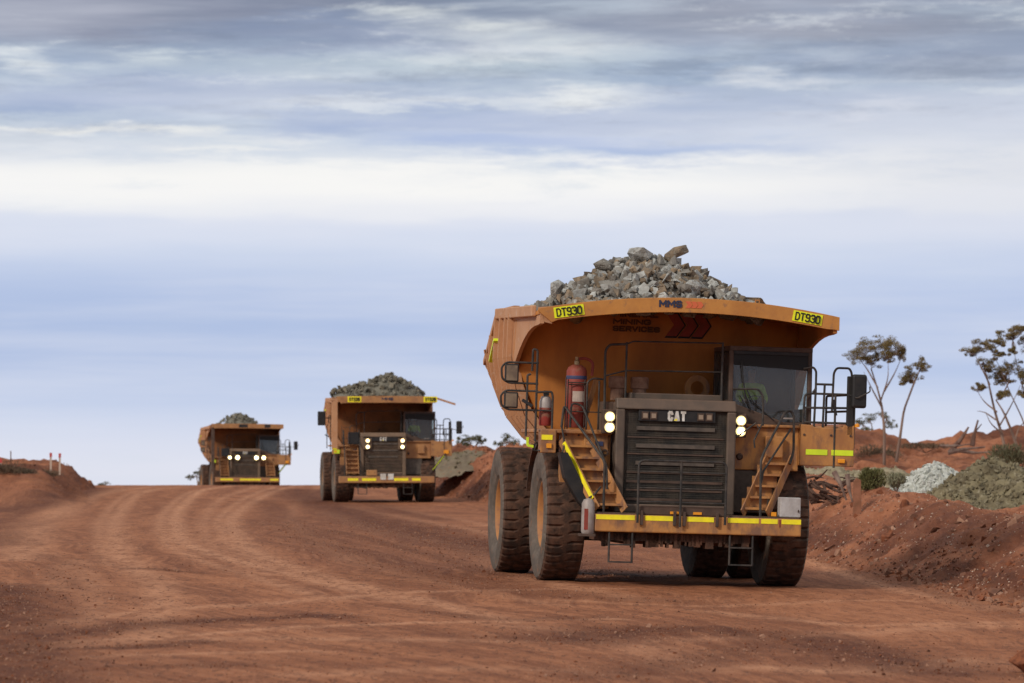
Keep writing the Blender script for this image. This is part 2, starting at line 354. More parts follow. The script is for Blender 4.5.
q = np.stack([idx[:-1, :-1], idx[:-1, 1:], idx[1:, 1:], idx[1:, :-1]], -1).reshape(-1, 4)
me.loops.add(q.size); me.loops.foreach_set('vertex_index', q.ravel().astype(np.int32))
me.polygons.add(len(q)); me.polygons.foreach_set('loop_start', np.arange(0, q.size, 4, dtype=np.int32)); me.polygons.foreach_set('loop_total', np.full(len(q), 4, dtype=np.int32))
me.polygons.foreach_set('use_smooth', np.ones(len(q), bool)); me.update(calc_edges=True)
def attr(n, a):
    x = me.attributes.new(n, 'FLOAT', 'POINT'); x.data.foreach_set('value', a.astype(np.float32).ravel())
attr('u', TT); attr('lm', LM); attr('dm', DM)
u0 = 5.7 - .7 * sst(150, 215, YY)
attr('berm', np.clip(sst(-.5, .9, UU - u0) + sst(-.3, .5, -UU - 14.2 - 2.0 * (1 - sst(225, 262, YY))) * sst(195, 215, YY), 0, 1))
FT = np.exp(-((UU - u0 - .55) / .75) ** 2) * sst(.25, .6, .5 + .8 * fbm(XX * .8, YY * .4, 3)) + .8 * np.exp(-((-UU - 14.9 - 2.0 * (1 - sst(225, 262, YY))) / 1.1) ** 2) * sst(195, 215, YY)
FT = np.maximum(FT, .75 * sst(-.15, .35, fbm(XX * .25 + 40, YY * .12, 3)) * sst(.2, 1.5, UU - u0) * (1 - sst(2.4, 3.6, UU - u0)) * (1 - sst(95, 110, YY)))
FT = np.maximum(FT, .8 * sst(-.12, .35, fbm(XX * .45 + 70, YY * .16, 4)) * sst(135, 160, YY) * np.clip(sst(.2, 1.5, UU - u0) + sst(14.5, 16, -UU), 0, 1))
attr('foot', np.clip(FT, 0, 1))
ground = bpy.data.objects.new('ground', me); COL.objects.link(ground); ground['kind'] = 'structure'

def ground_mat():
    m = bpy.data.materials.new('red_dirt'); m.use_nodes = True; nt = m.node_tree; N = nt.nodes; L = nt.links
    b = N['Principled BSDF']; b.inputs['Roughness'].default_value = .85; b.inputs['Specular IOR Level'].default_value = .15
    tc = N.new('ShaderNodeTexCoord')
    def at(n):
        a = N.new('ShaderNodeAttribute'); a.attribute_name = n; return a.outputs['Fac']
    def math_(op, a, c=None, cl=False):
        x = N.new('ShaderNodeMath'); x.operation = op; x.use_clamp = cl
        for i, v in enumerate((a, c)):
            if v is None: continue
            if isinstance(v, (int, float)): x.inputs[i].default_value = v
            else: L.new(v, x.inputs[i])
        return x.outputs[0]
    def noise(vec, s, d=5, r=.6):
        n = N.new('ShaderNodeTexNoise'); n.inputs['Scale'].default_value = s; n.inputs['Detail'].default_value = d; n.inputs['Roughness'].default_value = r
        L.new(vec, n.inputs['Vector']); return n.outputs['Fac']
    def rng(v, a, c, o0=0, o1=1):
        r = N.new('ShaderNodeMapRange'); r.inputs[1].default_value = a; r.inputs[2].default_value = c; r.inputs[3].default_value = o0; r.inputs[4].default_value = o1; L.new(v, r.inputs[0]); return r.outputs[0]
    def mix(f, a, c):
        x = N.new('ShaderNodeMix'); x.data_type = 'RGBA'; L.new(f, x.inputs[0])
        for i, v in ((6, a), (7, c)):
            if isinstance(v, tuple): x.inputs[i].default_value = (*v, 1)
            else: L.new(v, x.inputs[i])
        return x.outputs[2]
    obj = tc.outputs['Object']; sp = N.new('ShaderNodeSeparateXYZ'); L.new(obj, sp.inputs[0])
    # track space: across (u), along (Y)
    wob = math_('MULTIPLY', math_('SUBTRACT', noise(obj, .06, 2), .5), 5.0)
    cu = N.new('ShaderNodeCombineXYZ'); L.new(math_('ADD', at('u'), wob), cu.inputs[0]); L.new(math_('MULTIPLY', sp.outputs[1], .022), cu.inputs[1])
    trk = noise(cu.outputs[0], 1.15, 6, .65); trk2 = noise(cu.outputs[0], 5.5, 6, .7)
    # crossing tracks in the foreground (almost straight across)
    cv = N.new('ShaderNodeCombineXYZ'); L.new(math_('MULTIPLY', sp.outputs[0], .10), cv.inputs[0]); L.new(math_('MULTIPLY', sp.outputs[1], .55), cv.inputs[1])
    crs = noise(cv.outputs[0], 1.2, 6, .7)
    big = noise(obj, .22, 4); mp = N.new('ShaderNodeMapping'); mp.inputs['Scale'].default_value = (1, .22, 1); L.new(obj, mp.inputs['Vector']); obs = mp.outputs[0]
    mid = noise(obs, 2.6, 8, .75); fine = noise(obs, 9, 5, .75); grit = noise(obs, 24, 2, .7)
    road = mix(rng(trk, .42, .58), (.195, .074, .036), (.345, .148, .075))
    road = mix(rng(trk2, .50, .64, 0, .75), road, (.42, .200, .112))
    road = mix(rng(trk2, .46, .36, 0, .6), road, (.17, .064, .032))
    nearf = rng(sp.outputs[1], 60, 110, 1, 0)
    road = mix(math_('MULTIPLY', rng(crs, .50, .66), math_('MULTIPLY', nearf, .7)), road, (.40, .18, .098))
    road = mix(math_('MULTIPLY', rng(crs, .46, .36), math_('MULTIPLY', nearf, .6)), road, (.155, .056, .030))
    road = mix(math_('MULTIPLY', rng(big, .42, .6), .35), road, (.26, .102, .050))
    road = mix(math_('MULTIPLY', at('lm'), rng(mid, .3, .6, .35, .8)), road, (.54, .29, .18))
    dk = math_('MULTIPLY', at('dm'), rng(mid, .35, .6, .55, 1))
    road = mix(dk, road, (.095, .032, .017))
    spk = math_('MULTIPLY', rng(fine, .54, .62), rng(big, .3, .6, .35, .9))
    road = mix(spk, road, (.10, .040, .023))
    road = mix(rng(grit, .62, .72, 0, .5), road, (.46, .27, .18))
    road = mix(rng(mid, .50, .36, 0, .55), road, (.17, .066, .034))
    berm = mix(rng(mid, .40, .62), (.36, .155, .088), (.21, .078, .042))
    berm = mix(rng(noise(obj, .5, 5, .7), .5, .68, 0, .8), berm, (.42, .185, .10))
    berm = mix(rng(fine, .58, .68, 0, .7), berm, (.40, .245, .165))
    berm = mix(rng(noise(obj, 6, 3), .60, .7, 0, .6), berm, (.12, .042, .024))
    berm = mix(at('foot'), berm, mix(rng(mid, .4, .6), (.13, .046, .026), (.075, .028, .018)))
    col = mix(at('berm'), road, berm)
    tn = N.new('ShaderNodeMix'); tn.data_type = 'RGBA'; tn.blend_type = 'MULTIPLY'; tn.inputs[0].default_value = 1; L.new(col, tn.inputs[6]); tn.inputs[7].default_value = (.99, .90, .79, 1); col = tn.outputs[2]
    L.new(col, b.inputs['Base Color'])
    h = math_('ADD', math_('MULTIPLY', fine, .5), math_('ADD', math_('MULTIPLY', mid, .8), math_('MULTIPLY', trk2, .35)))
    h = math_('ADD', h, math_('MULTIPLY', math_('MULTIPLY', at('dm'), noise(obj, 5, 3)), 1.2))
    bp = N.new('ShaderNodeBump'); L.new(rng(at('berm'), 0, 1, .6, 1), bp.inputs['Strength']); bp.inputs['Distance'].default_value = .09
    L.new(h, bp.inputs['Height']); L.new(bp.outputs[0], b.inputs['Normal'])
    return m
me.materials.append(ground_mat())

# ------------------------------------------------------------------ rocks
def hull_rock(seed, n=16, flat=.75, noise=True):
    rnd = random.Random(seed); b = bmesh.new()
    sx, sy, sz = 1, rnd.uniform(.6, .9), rnd.uniform(.5, flat)
    for i in range(n):
        v = Vector((rnd.gauss(0, 1), rnd.gauss(0, 1), rnd.gauss(0, 1))).normalized() * rnd.uniform(.8, 1.05)
        b.verts.new((v.x * sx, v.y * sy, v.z * sz))
    r = bmesh.ops.convex_hull(b, input=b.verts)
    bmesh.ops.delete(b, geom=list(set(g for g in r['geom_interior'] + r['geom_unused'] if isinstance(g, bmesh.types.BMVert))), context='VERTS')
    if noise:
        bmesh.ops.bevel(b, geom=b.edges[:], offset=.035, segments=1, affect='EDGES', clamp_overlap=True)
        bmesh.ops.triangulate(b, faces=b.faces[:])
        bmesh.ops.subdivide_edges(b, edges=[e for e in b.edges if e.calc_length() > .35], cuts=2, use_grid_fill=True)
        bmesh.ops.triangulate(b, faces=b.faces[:])
        for v in b.verts:
            k = float(fbm(np.array([v.co.x * 2.2 + seed]), np.array([v.co.y * 2.2 + v.co.z * 1.7]), 3)[0]); v.co *= 1 + .10 * k
    bmesh.ops.recalc_face_normals(b, faces=b.faces[:])
    return b
def rock_mesh(name, seed, m, n=16):
    me_ = bpy.data.meshes.new(name); b = hull_rock(seed, n); b.to_mesh(me_); b.free(); me_.materials.append(m); return me_
_SM = []
for s_ in range(14):
    b = hull_rock(900 + s_, 9, .8, False); b.verts.ensure_lookup_table()
    _SM.append(([v.co.copy() for v in b.verts], [tuple(v.index for v in f.verts) for f in b.faces])); b.free()
def scatter(name, pts, m, label=None, cat=None, parent=None):
    """many small loose stones as one object; pts: (x, y, z, size)"""
    V = []; Fc = []; Mi = []
    for x, y, z, s in pts:
        vs, fs = random.choice(_SM); Q = Euler((random.uniform(0, 6), random.uniform(0, 6), random.uniform(0, 6))).to_matrix() * s; o = len(V)
        for v in vs:
            w = Q @ v; V.append((w.x + x, w.y + y, w.z + z))
        Fc += [tuple(i + o for i in f) for f in fs]; k = random.randrange(len(m)); Mi += [k] * len(fs)
    me_ = bpy.data.meshes.new(name); me_.from_pydata(V, [], Fc)
    for k in m: me_.materials.append(k)
    me_.polygons.foreach_set('material_index', Mi)
    o = bpy.data.objects.new(name, me_); COL.objects.link(o); o.parent = parent
    o['kind'] = 'stuff'
    if label: o['label'] = label
    if cat: o['category'] = cat
    return o
TRK1_ROCKS = [rock_mesh('boulder', 10 + i, ROCKM[(0, 1, 2, 0, 1, 2, 0)[i % 7]], 14 + i % 5) for i in range(15)]
DK_ROCKS = [rock_mesh('boulder', 60 + i, DROCKM[i % 2], 14 + i % 4) for i in range(10)]

# ------------------------------------------------------------------ wheels
def make_tyre(yc, w, xc, zc, parent, Rr=1.34, ri=.64, name='tyre'):
    prof = [(-.30, ri), (-.42, ri + .10), (-.49, ri + .28), (-.5, ri + .42), (-.485, Rr - .16), (-.46, Rr - .06), (-.42, Rr - .015), (-.30, Rr), (-.16, Rr), (-.05, Rr), (.05, Rr), (.16, Rr), (.30, Rr), (.42, Rr - .015), (.46, Rr - .06), (.485, Rr - .16), (.5, ri + .42), (.49, ri + .28), (.42, ri + .10), (.30, ri)]
    n = 200; mb = MB(); P = len(prof); vs = []
    for k in range(n):
        t = 2 * math.pi * (k + .0) / n
        for i, (y, r) in enumerate(prof):
            if 4 <= i <= 15:
                left = i < 10; ph = (k + (0 if left else 3)) % 5
                edge = abs(y) > .1
                if ph == 0 and edge: r -= .042
            vs.append((r * math.cos(t), y * w, r * math.sin(t)))
    fs = []; mi = []
    for k in range(n):
        for i in range(P - 1):
            fs.append((k * P + i, k * P + i + 1, ((k + 1) % n) * P + i + 1, ((k + 1) % n) * P + i)); mi.append(1 if i < 5 or i > 12 else 0)
    mb.v = vs; mb.f = fs; mb.m = mi
    o = mb.build(name, [M['tread'], M['sidewall']], parent); o.location = (xc, yc, zc)
    return o
def make_wheel(parent, xc, yc, w, side, deep):
    """side = -1: outer face looks towards -Y"""
    root = MB(); s = side
    # the rim disc itself is the wheel, the tyre and hub its pieces
    d = .26 if deep else .16; e = w * .36
    prof = [(.66, -e * s * -1), (.69, e * s), (.655, e * s + .01 * s), (.62, e * s - .03 * s), (.60, (e - d) * s), (.42, (e - d - .04) * s), (.34, (e - d + .05) * s), (.20, (e - d + .12) * s), (.001, (e - d + .13) * s)]
    root.lathe([(.64, -e * s)] + prof[1:], axis='y', seg=48)
    for k in range(20):
        a = 2 * math.pi * k / 20; root.tube([(.48 * math.cos(a), (e - d - .05) * s, .48 * math.sin(a)), (.48 * math.cos(a), (e - d + .03) * s, .48 * math.sin(a))], .022, 6)
    wh = root.build('wheel', M['rim'], parent, smooth=True); wh.location = (xc, yc, 1.34)
    ty = make_tyre(0, w, 0, 0, wh)
    hb = MB(); hb.lathe([(.001, (e - d + .2) * s), (.14, (e - d + .19) * s), (.17, (e - d + .1) * s)], axis='y', seg=24); hb.build('hub', M['rim'], wh, smooth=True)
    return wh
def side_loft(st, parent, name, m):
    """st: list of (X, [(y,z)...]) open sections"""
    mb = MB(); n = len(st[0][1]); vs = []
    for X, secp in st: vs += [(X, y, z) for y, z in secp]
    fs = [(k * n + i, k * n + i + 1, (k + 1) * n + i + 1, (k + 1) * n + i) for k in range(len(st) - 1) for i in range(n - 1)]
    mb.add(vs, fs); return mb

# ------------------------------------------------------------------ the haul truck
def chevrons(parent, X, y0, z0, w, h, n, m, outline=None, name='arrow_mark'):
    step = w / (n + .45)
    for k in range(n):
        a = y0 + k * step; s = h * .34; t = step * .86
        P = [(a, z0), (a + t, z0), (a + t + s, z0 + h / 2), (a + t, z0 + h), (a, z0 + h), (a + s, z0 + h / 2)]
        if outline:
            c = (sum(p[0] for p in P) / 6, sum(p[1] for p in P) / 6)
            MB().prism([(c[0] + (p[0] - c[0]) * 1.07, c[1] + (p[1] - c[1]) * 1.09) for p in P], X, X + .004, 'yz').build('arrow_outline', outline, parent)
            MB().prism([(c[0] + (p[0] - c[0]) * .93, c[1] + (p[1] - c[1]) * .93) for p in P], X + .002, X + .008, 'yz').build(name, m, parent)
        else: MB().prism(P, X, X + .006, 'yz').build(name, m, parent)

def make_truck(kind, label):
    T = empty('haul_truck'); tag(T, label, 'haul truck', 'loaded haul trucks driving down the dirt road')
    first = kind == 1
    W = {1: 3.06, 2: 2.72, 3: 2.95}[kind]
    if not first: M['paint'] = M['paint_dusty']; M['wall'] = M['wall_shaded']; M['lip'] = M['paint_dusty']
    pt, dk, rl = M['paint'], M['dark'], M['rail']
    # wheels
    for s in (-1, 1):
        make_wheel(T, 0, s * 2.27, .84, s, True)
        make_wheel(T, -4.56, s * 2.56, .80, s, True)
        make_wheel(T, -4.56, s * 1.64, .80, s, False)
    # chassis
    c = MB()
    c.box(-6.6, 1.3, -.75, -.45, 1.15, 1.75).box(-6.6, 1.3, .45, .75, 1.15, 1.75)
    c.box(-5.2, -3.9, -1.1, 1.1, .75, 1.7).box(-.35, .35, -1.8, 1.8, .95, 1.45).box(-2.5, 1.25, -1.15, .95, .82, 1.9)
    c.box(-1.0, 1.0, -1.75, -1.2, 1.5, 2.5).box(-1.0, 1.0, 1.2, 1.75, 1.5, 2.4)
    c.tube([(-.3, -1.3, 1.2), (-.3, -1.5, 2.6)], .17, 12).tube([(-.3, 1.3, 1.2), (-.3, 1.5, 2.6)], .17, 12)
    for k in range(46):
        y = random.uniform(-1.75, 1.2); c.box(2.0 + random.uniform(-.3, .1), 2.12, y, y + random.uniform(.03, .16), random.uniform(.76, .92), 1.1)
    c.box(1.3, 2.1, -1.8, 1.3, .90, 1.08)
    c.build('chassis', M['chassis'], T)
    ax = MB().lathe([(.001, -2.0), (.35, -2.0), (.42, -1.2), (.55, -.5), (.62, 0), (.55, .5), (.42, 1.2), (.35, 2.0), (.001, 2.0)], (-4.56, 0, 1.34), 'y', 24); ax.build('rear_axle', M['chassis'], T, smooth=True)
    tk = MB().box(-3.1, -1.5, -1.75, -1.0, 1.15, 2.3); tk.build('fuel_tank', pt, T, bevel=.08)
    # grille box and hood
    gy0, gy1 = -1.38, 1.04
    hz = 3.64
    h = MB()
    h.prism([(-.9, 1.45), (1.55, 1.45), (1.55, 3.44), (1.40, hz), (-.9, hz + .03)], gy0 + .02, gy1 - .02, 'xz')
    if not first: M['hood'] = M['hood_dusty']; M['mesh'] = M['mesh_dusty']
    hood = h.build('hood', M['hood'], T, bevel=.05)
    fr = MB()
    fr.box(1.50, 1.66, gy0, gy0 + .18, 1.44, 3.5).box(1.50, 1.66, gy1 - .18, gy1, 1.44, 3.5).prism([(1.5, 3.5), (1.68, 3.5), (1.60, 3.72), (1.36, 3.72)], gy0, gy1, 'xz').box(1.5, 1.66, gy0 + .18, gy1 - .18, 1.44, 1.62)
    fr.build('grille_surround', M['hood'], T, bevel=.03)
    g = MB().box(1.54, 1.575, gy0 + .18, gy1 - .18, 1.62, 3.5)
    for k in range(44): g.box(1.575, 1.588, gy0 + .19, gy1 - .19, 1.64 + k * .042, 1.655 + k * .042)
    for k in range(30): g.box(1.575, 1.583, gy0 + .2 + k * .068, gy0 + .215 + k * .068, 1.63, 3.49)
    g = g.build('grille', M['mesh'], T)
    z = 3.18; i = 0
    rows = [(3.13, .075, 1), (2.78, .075, 1), (2.44, .075, 1), (2.25, .03, 0), (2.07, .05, 0), (1.90, .035, 0), (1.72, .05, 0), (2.62, .03, 0), (2.95, .03, 0)]
    for zz_, hh, wide in rows:
        w0 = .42 if wide else .24
        MB().box(1.585, 1.62 if wide else 1.605, gy0 + w0, gy1 - w0, zz_ - hh / 2, zz_ + hh / 2).build('grille_slat', M['slat'] if wide else M['dark'], g)
    pn = MB().box(1.585, 1.64, -.93, .62, 3.27, 3.50).build('name_panel', M['blackrub'], T, bevel=.01)
    lettering('lettering', 'CAT', M['white'], pn, (1.643, -.16, 3.385), .37, .20, bold=.25)
    MB().prism([(-.225, 3.294), (-.095, 3.294), (-.16, 3.365)], 1.650, 1.654, 'yz').build('triangle_mark', M['yellow'], pn)
    if first:
        for y in (-.80, -.63, .32, .49):
            MB().box(1.64, 1.665, y - .065, y + .065, 3.31, 3.45).box(1.60, 1.655, y - .07, y + .07, 3.30, 3.46).build('spot_lamp', M['dark'], T)
            MB().box(1.665, 1.672, y - .045, y + .045, 3.335, 3.425).build('lamp_lens', M['lens'], T)
    for y in (-2.3, -2.05, -1.45):
        for z_ in (1.62, 2.95): MB().lathe([(.001, .02), (.02, .018), (.022, 0)], (1.16, y, z_), 'x', 8).build('bolt_head', M['dark'], T)
    for y in (2.5, 3.05, 3.45): MB().lathe([(.001, .02), (.024, .018), (.026, 0)], (1.30, y, 3.10), 'x', 8).build('bolt_head', M['dark'], T)
    # headlights
    def lampunit(y, z, r, m, X=1.58, name='headlight'):
        b = MB().lathe([(.001, X - .10), (r * 1.15, X - .10), (r * 1.25, X + .02), (r * 1.05, X + .03)], (0, y, z), 'x', 20).build(name, M['dark'], T, smooth=True)
        MB().lathe([(.001, X + .035), (r * .66, X + .03)], (0, y, z), 'x', 20).build('bulb_glow', m, b, smooth=True); MB().lathe([(r * .62, X + .03), (r, X + .012), (r, X)], (0, y, z), 'x', 20).build('lens', M['lensrim'], b, smooth=True)
    if kind == 1:
        for y in (-1.50, 1.15):
            MB().box(1.30, 1.50, y - .13, y + .13, 3.0, 3.48).build('headlight_mount', dk, T, bevel=.02)
            for z_ in (3.335, 3.125): lampunit(y, z_, .10, M['lamp'])
    elif kind == 2:
        for y in (-1.0, .85):
            MB().box(1.585, 1.69, y - .22, y + .22, 2.83, 3.42).build('headlight_mount', M['hood'], T, bevel=.02)
            for z_ in (3.30, 2.97): lampunit(y, z_, .105, M['lampw'], 1.76)
    else:
        for y, r in ((-1.40, .14), (-.78, .18), (.72, .18), (1.30, .17)):
            lampunit(y, 3.0, r, M['lamp'], 1.76)
            MB().box(1.5, 1.68, y - .17, y + .17, 2.82, 3.18).build('headlight_mount', dk, T, bevel=.02)
    # bumper
    by0, by1 = (-1.85, 2.28) if first else (-2.55, 2.5)
    bm = MB().box(1.75, 2.30, by0, by1, 1.07, 1.42).build('bumper', pt, T, bevel=.025)
    MB().box(1.72, 2.28, by0 + .05, by1 - .05, 1.42, 1.45).build('walkway', M['dark'], T)
    pl = MB().box(2.0, 2.30, -1.0, .76, 1.42, 1.60).build('lower_grille_plate', M['dark'], T, bevel=.02)
    if first:
        segs = [(-1.83, -1.06), (-.86, -.30), (-.02, .52), (.80, 1.42), (1.47, 1.80), (1.88, 2.27)]
        for a, b in segs: MB().box(2.302, 2.308, a, b, 1.31, 1.405).build('reflective_strip', M['yellow'], bm)
        MB().box(2.302, 2.312, 1.83, 1.86, 1.25, 1.40).build('red_marker', M['red'], bm)
        for a in (-.36, .10): MB().box(2.302, 2.325, a, a + .17, 1.45, 1.50).build('side_marker', M['amber'], pl)
        for a in (-.93, -.27, -.08, .58): MB().box(2.31, 2.36, a - .03, a + .03, 1.22, 1.50).build('bracket', dk, bm, bevel=.008)
    else:
        segs = [(-2.1, -1.55), (-1.35, -.6), (.35, 1.1), (1.3, 1.75)] if kind == 2 else [(-2.2, -1.2), (-.65, 1.0), (1.75, 2.4)]
        for a, b in segs: MB().box(2.302, 2.308, a, b, 1.18, 1.32).build('reflective_strip', M['yellow'], bm)
        if kind == 2:
            for a in (-.38, .02): MB().box(2.31, 2.33, a, a + .3, 1.24, 1.55).build('identity_plate', M['white'], bm)
            MB().box(2.02, 2.32, -1.1, -.55, 1.45, 1.75).build('tow_bracket', pt, bm, bevel=.03)
    # lower access ladders
    for y0 in (-1.55, .86):
        b = MB()
        for y in (y0, y0 + .46): b.tube([(2.25, y, 1.15), (2.25, y, .47)], .022)
        for z_ in (.48, .82, 1.12): b.bar((2.25, y0, z_), (2.25, y0 + .46, z_), .05, .03)
        b.build('hanging_ladder', rl, T)
    # front guard rail
    if first:
        b = MB(); b.tube([(2.38, -1.02, 1.26), (2.38, -1.02, 2.49), (2.38, .73, 2.49), (2.38, .73, 1.26)], .026, rnd=.12)
        for z_ in (2.27, 1.95, 1.68): b.tube([(2.38, -1.02, z_), (2.38, .73, z_)], .017)
        b.tube([(2.38, -.17, 1.2), (2.38, -.17, 2.49)], .024)
        b.build('guard_rail', rl, T)
    # deck and fascia
    fl = MB()
    fl.box(1.0, 1.16, -2.42, gy0 - .02, 1.5, 3.07)
    fas = fl.build('front_panel', pt, T, bevel=.02)
    MB().box(1.16, 1.20, -1.95, -1.45, 2.35, 3.0).build('access_cover', pt, T, bevel=.02)
    MB().box(1.20, 1.215, -1.72, -1.56, 2.75, 2.84).build('maker_plate', M['bluetape'], T)
    for y in (-1.76, -1.52): MB().lathe([(.035, 0.0), (.07, 0.0), (.07, .03), (.035, .03)], (1.2, y, 2.62), 'x', 14).build('tie_down_ring', dk, T)
    fr2 = MB().box(1.0, 1.16, gy1 + .02, 2.42, 2.36, 3.22).build('front_panel', pt, T, bevel=.02)
    MB().box(1.16, 1.30, 1.72, 2.08, 2.62, 3.05).build('battery_box', pt, T, bevel=.02)
    MB().box(1.0, 1.12, gy1 + .02, 1.95, 1.5, 2.36).build('lower_panel', M['slat'], T, bevel=.02)
    MB().lathe([(.001, 1.2), (.045, 1.2), (.07, 1.17), (.075, 1.10)], (0, 1.22, 2.62), 'x', 18).build('horn', dk, T, smooth=True)
    # left-hand fender with deck, and its outer block
    dl = MB().box(-1.6, 1.30, -2.84, gy0 - .01, 2.98, 3.06); dl.box(1.0, 1.32, -2.84, -2.52, 2.58, 3.05)
    dl.build('deck', pt, T, bevel=.02)
    MB().box(1.325, 1.331, -2.82, -2.60, 2.84, 2.94).build('reflective_strip', M['yellow'], T)
    MB().box(1.325, 1.36, -2.72, -2.62, 2.68, 2.77).build('side_marker', M['amber'], T)
    dr = MB().box(-1.6, 1.26, gy1 + .01, 3.52, 3.22, 3.28)
    dr.prism([(2.42, 2.48), (3.53, 2.48), (3.53, 3.31), (3.30, 3.31), (3.28, 3.24), (2.72, 3.26), (2.62, 3.30), (2.42, 3.31)], .95, 1.30, 'yz')
    dr.build('deck', pt, T, bevel=.02)
    if first:
        for a, b_ in ((2.54, 2.98), (3.06, 3.51)): MB().box(1.303, 1.310, a, b_, 2.70, 2.81).build('reflective_strip', M['lime'], T)
        MB().box(1.303, 1.345, 3.20, 3.34, 2.55, 2.63).build('indicator_lamp', M['amber'], T, bevel=.01)
    else:
        MB().box(1.303, 1.35, 3.1, 3.35, 2.60, 2.80).build('indicator_lamp', M['amber'], T)
        MB().bar((1.34, 2.5, 1.75), (1.34, 3.1, 2.5), .02, .22, (1, 0, 0)).build('reflective_strip', M['lime'], T)
        MB().bar((1.28, 2.3, 1.5), (1.28, 3.2, 2.62), .10, .14, (1, 0, 0)).build('brace', dk, T)
        MB().box(1.34, 1.35, -2.75, -2.45, 2.62, 2.82).build('indicator_lamp', M['lime'], T)
    # mudguards
    for s in (-1, 1):
        b = MB(); pr = []
        for k in range(13):
            a = R(66 + k * 8); pr.append((1.52 * math.cos(a), 1.34 + 1.5 * math.sin(a)))
        poly = pr + [(x * .96, 1.34 + (z - 1.34) * .97) for x, z in reversed(pr)]
        b.prism(poly, s * 1.75, s * 2.72, 'xz'); b.build('mudguard', M['chassis'], T)
    # stairs
    def stairs(Yb0, Yb1, Yt0, Yt1, Xb, Xt, zb, zt_, n, strip, m=pt):
        st = MB()
        st.bar((Xb, Yb0, zb), (Xt, Yt0, zt_), .03, .20, (0, 0, 1)); st.bar((Xb, Yb1, zb), (Xt, Yt1, zt_), .03, .20, (0, 0, 1))
        o = st.build('staircase', m, T, bevel=.006)
        for k in range(n):
            q = (k + .35) / n; x = Xb + (Xt - Xb) * q; z_ = zb + (zt_ - zb) * q
            MB().box(x - .24, x + .03, Yb0 + (Yt0 - Yb0) * q, Yb1 + (Yt1 - Yb1) * q, z_, z_ + .045).build('tread', m, o)
            MB().box(x - .27, x - .25, Yb0 + (Yt0 - Yb0) * q, Yb1 + (Yt1 - Yb1) * q, z_ - .02, z_ + .22).build('riser', m, o)
        if strip:
            a = Vector((Xb, Yb0, zb)); c_ = Vector((Xt, Yt0, zt_)); off = Vector((.03, -.02, .07))
            MB().bar(a + off + (c_ - a) * .10, c_ + off - (c_ - a) * .10, .02, .085, (0, 0, 1)).build('reflective_strip', M['yellow'], o)
        return o
    if first:
        stairs(-1.80, -1.24, -2.42, -1.86, 2.15, 1.28, 1.50, 2.86, 6, True)
        stairs(1.62, 1.12, 2.26, 1.76, 2.15, 1.34, 1.50, 2.62, 5, False)
        b = MB(); pts = [(-2.95 + 0, 0)]
        b.prism([(-2.52, 2.6), (-2.36, 2.6), (-1.80, 1.52), (-1.86, 1.36), (-2.1, 1.62), (-2.4, 2.1)], 1.45, 1.85, 'yz'); b.build('stair_mud_flap', M['blackrub'], T)
        b = MB(); b.tube([(2.12, -1.66, 1.42), (2.12, -1.66, 2.45), (1.30, -2.24, 3.35), (1.15, -2.36, 3.55), (1.15, -2.40, 3.1)], .027, rnd=.1)
        b.tube([(2.12, -1.60, 1.9), (2.12, -1.62, 2.35), (1.2, -2.0, 3.55), (1.2, -2.22, 3.6), (1.2, -2.24, 3.1)], .022, rnd=.1)
        b.tube([(2.10, -1.72, 1.95), (2.05, -1.82, 1.80), (2.1, -1.95, 1.72)], .02, rnd=.05)
        b.tube([(1.34, -2.42, 3.1), (1.40, -2.36, 2.75), (1.5, -2.42, 2.6)], .02, rnd=.05)
        b.build('handrail', rl, T)
        b = MB(); b.tube([(2.2, 1.47, 1.3), (2.2, 1.45, 2.55), (2.15, 1.52, 2.72), (1.5, 2.06, 3.55), (1.4, 2.2, 3.57), (1.4, 2.26, 3.45), (1.4, 2.27, 2.75), (1.5, 2.18, 2.5)], .026, rnd=.08)
        b.tube([(2.18, 1.47, 2.1), (2.12, 1.52, 2.35), (1.4, 2.2, 3.2)], .022)
        b.tube([(1.6, 1.05, 3.0), (1.6, 1.45, 3.3), (1.62, 1.50, 3.2)], .02)
        b.build('handrail', rl, T)
        b = MB(); b.tube([(1.45, 1.0, 3.97), (1.5, 1.5, 3.98), (1.5, 1.6, 3.85), (1.5, 1.61, 3.25)], .022, rnd=.1); b.tube([(1.5, 1.6, 3.3), (1.6, 1.42, 2.95), (1.6, 1.44, 2.8)], .018)
        b.build('grab_rail', rl, T)
    else:
        stairs(-2.15, -1.5, -2.15, -1.5, 2.15, 1.35, 1.50, 2.9, 6, False)
        stairs(2.15, 1.5, 2.15, 1.5, 2.15, 1.35, 1.50, 2.7, 5, False) if kind == 3 else None
        b = MB()
        for y in (-2.25, -1.42): b.tube([(2.2, y, 1.42), (2.2, y, 2.3), (1.35, y, 3.8), (1.1, y, 3.9), (1.1, y, 3.1)], .03, rnd=.1)
        b.build('handrail', rl, T)
        MB().box(1.22, 1.6, -2.0, -1.45, 3.1, 3.75).build('deck_locker', M['blackrub'], T, bevel=.03)
    # deck railings, cab side
    b = MB(); X = 1.26; r = .024
    b.tube([(X, 2.48, 2.45), (X, 2.48, 3.55), (X, 2.50, 3.90), (X, 2.60, 3.93), (X, 3.58, 3.93)], r, rnd=.08)
    b.tube([(X, 2.46, 4.42), (X, 2.66, 4.46), (X, 2.72, 4.38), (X, 2.72, 4.02), (X, 2.66, 3.95)], r, rnd=.07)
    b.tube([(X, 2.72, 4.12), (X, 3.08, 4.12)], r); b.tube([(X, 2.72, 4.05), (X, 2.70, 3.2)], r); b.tube([(X, 2.90, 4.12), (X, 2.88, 3.2)], r)
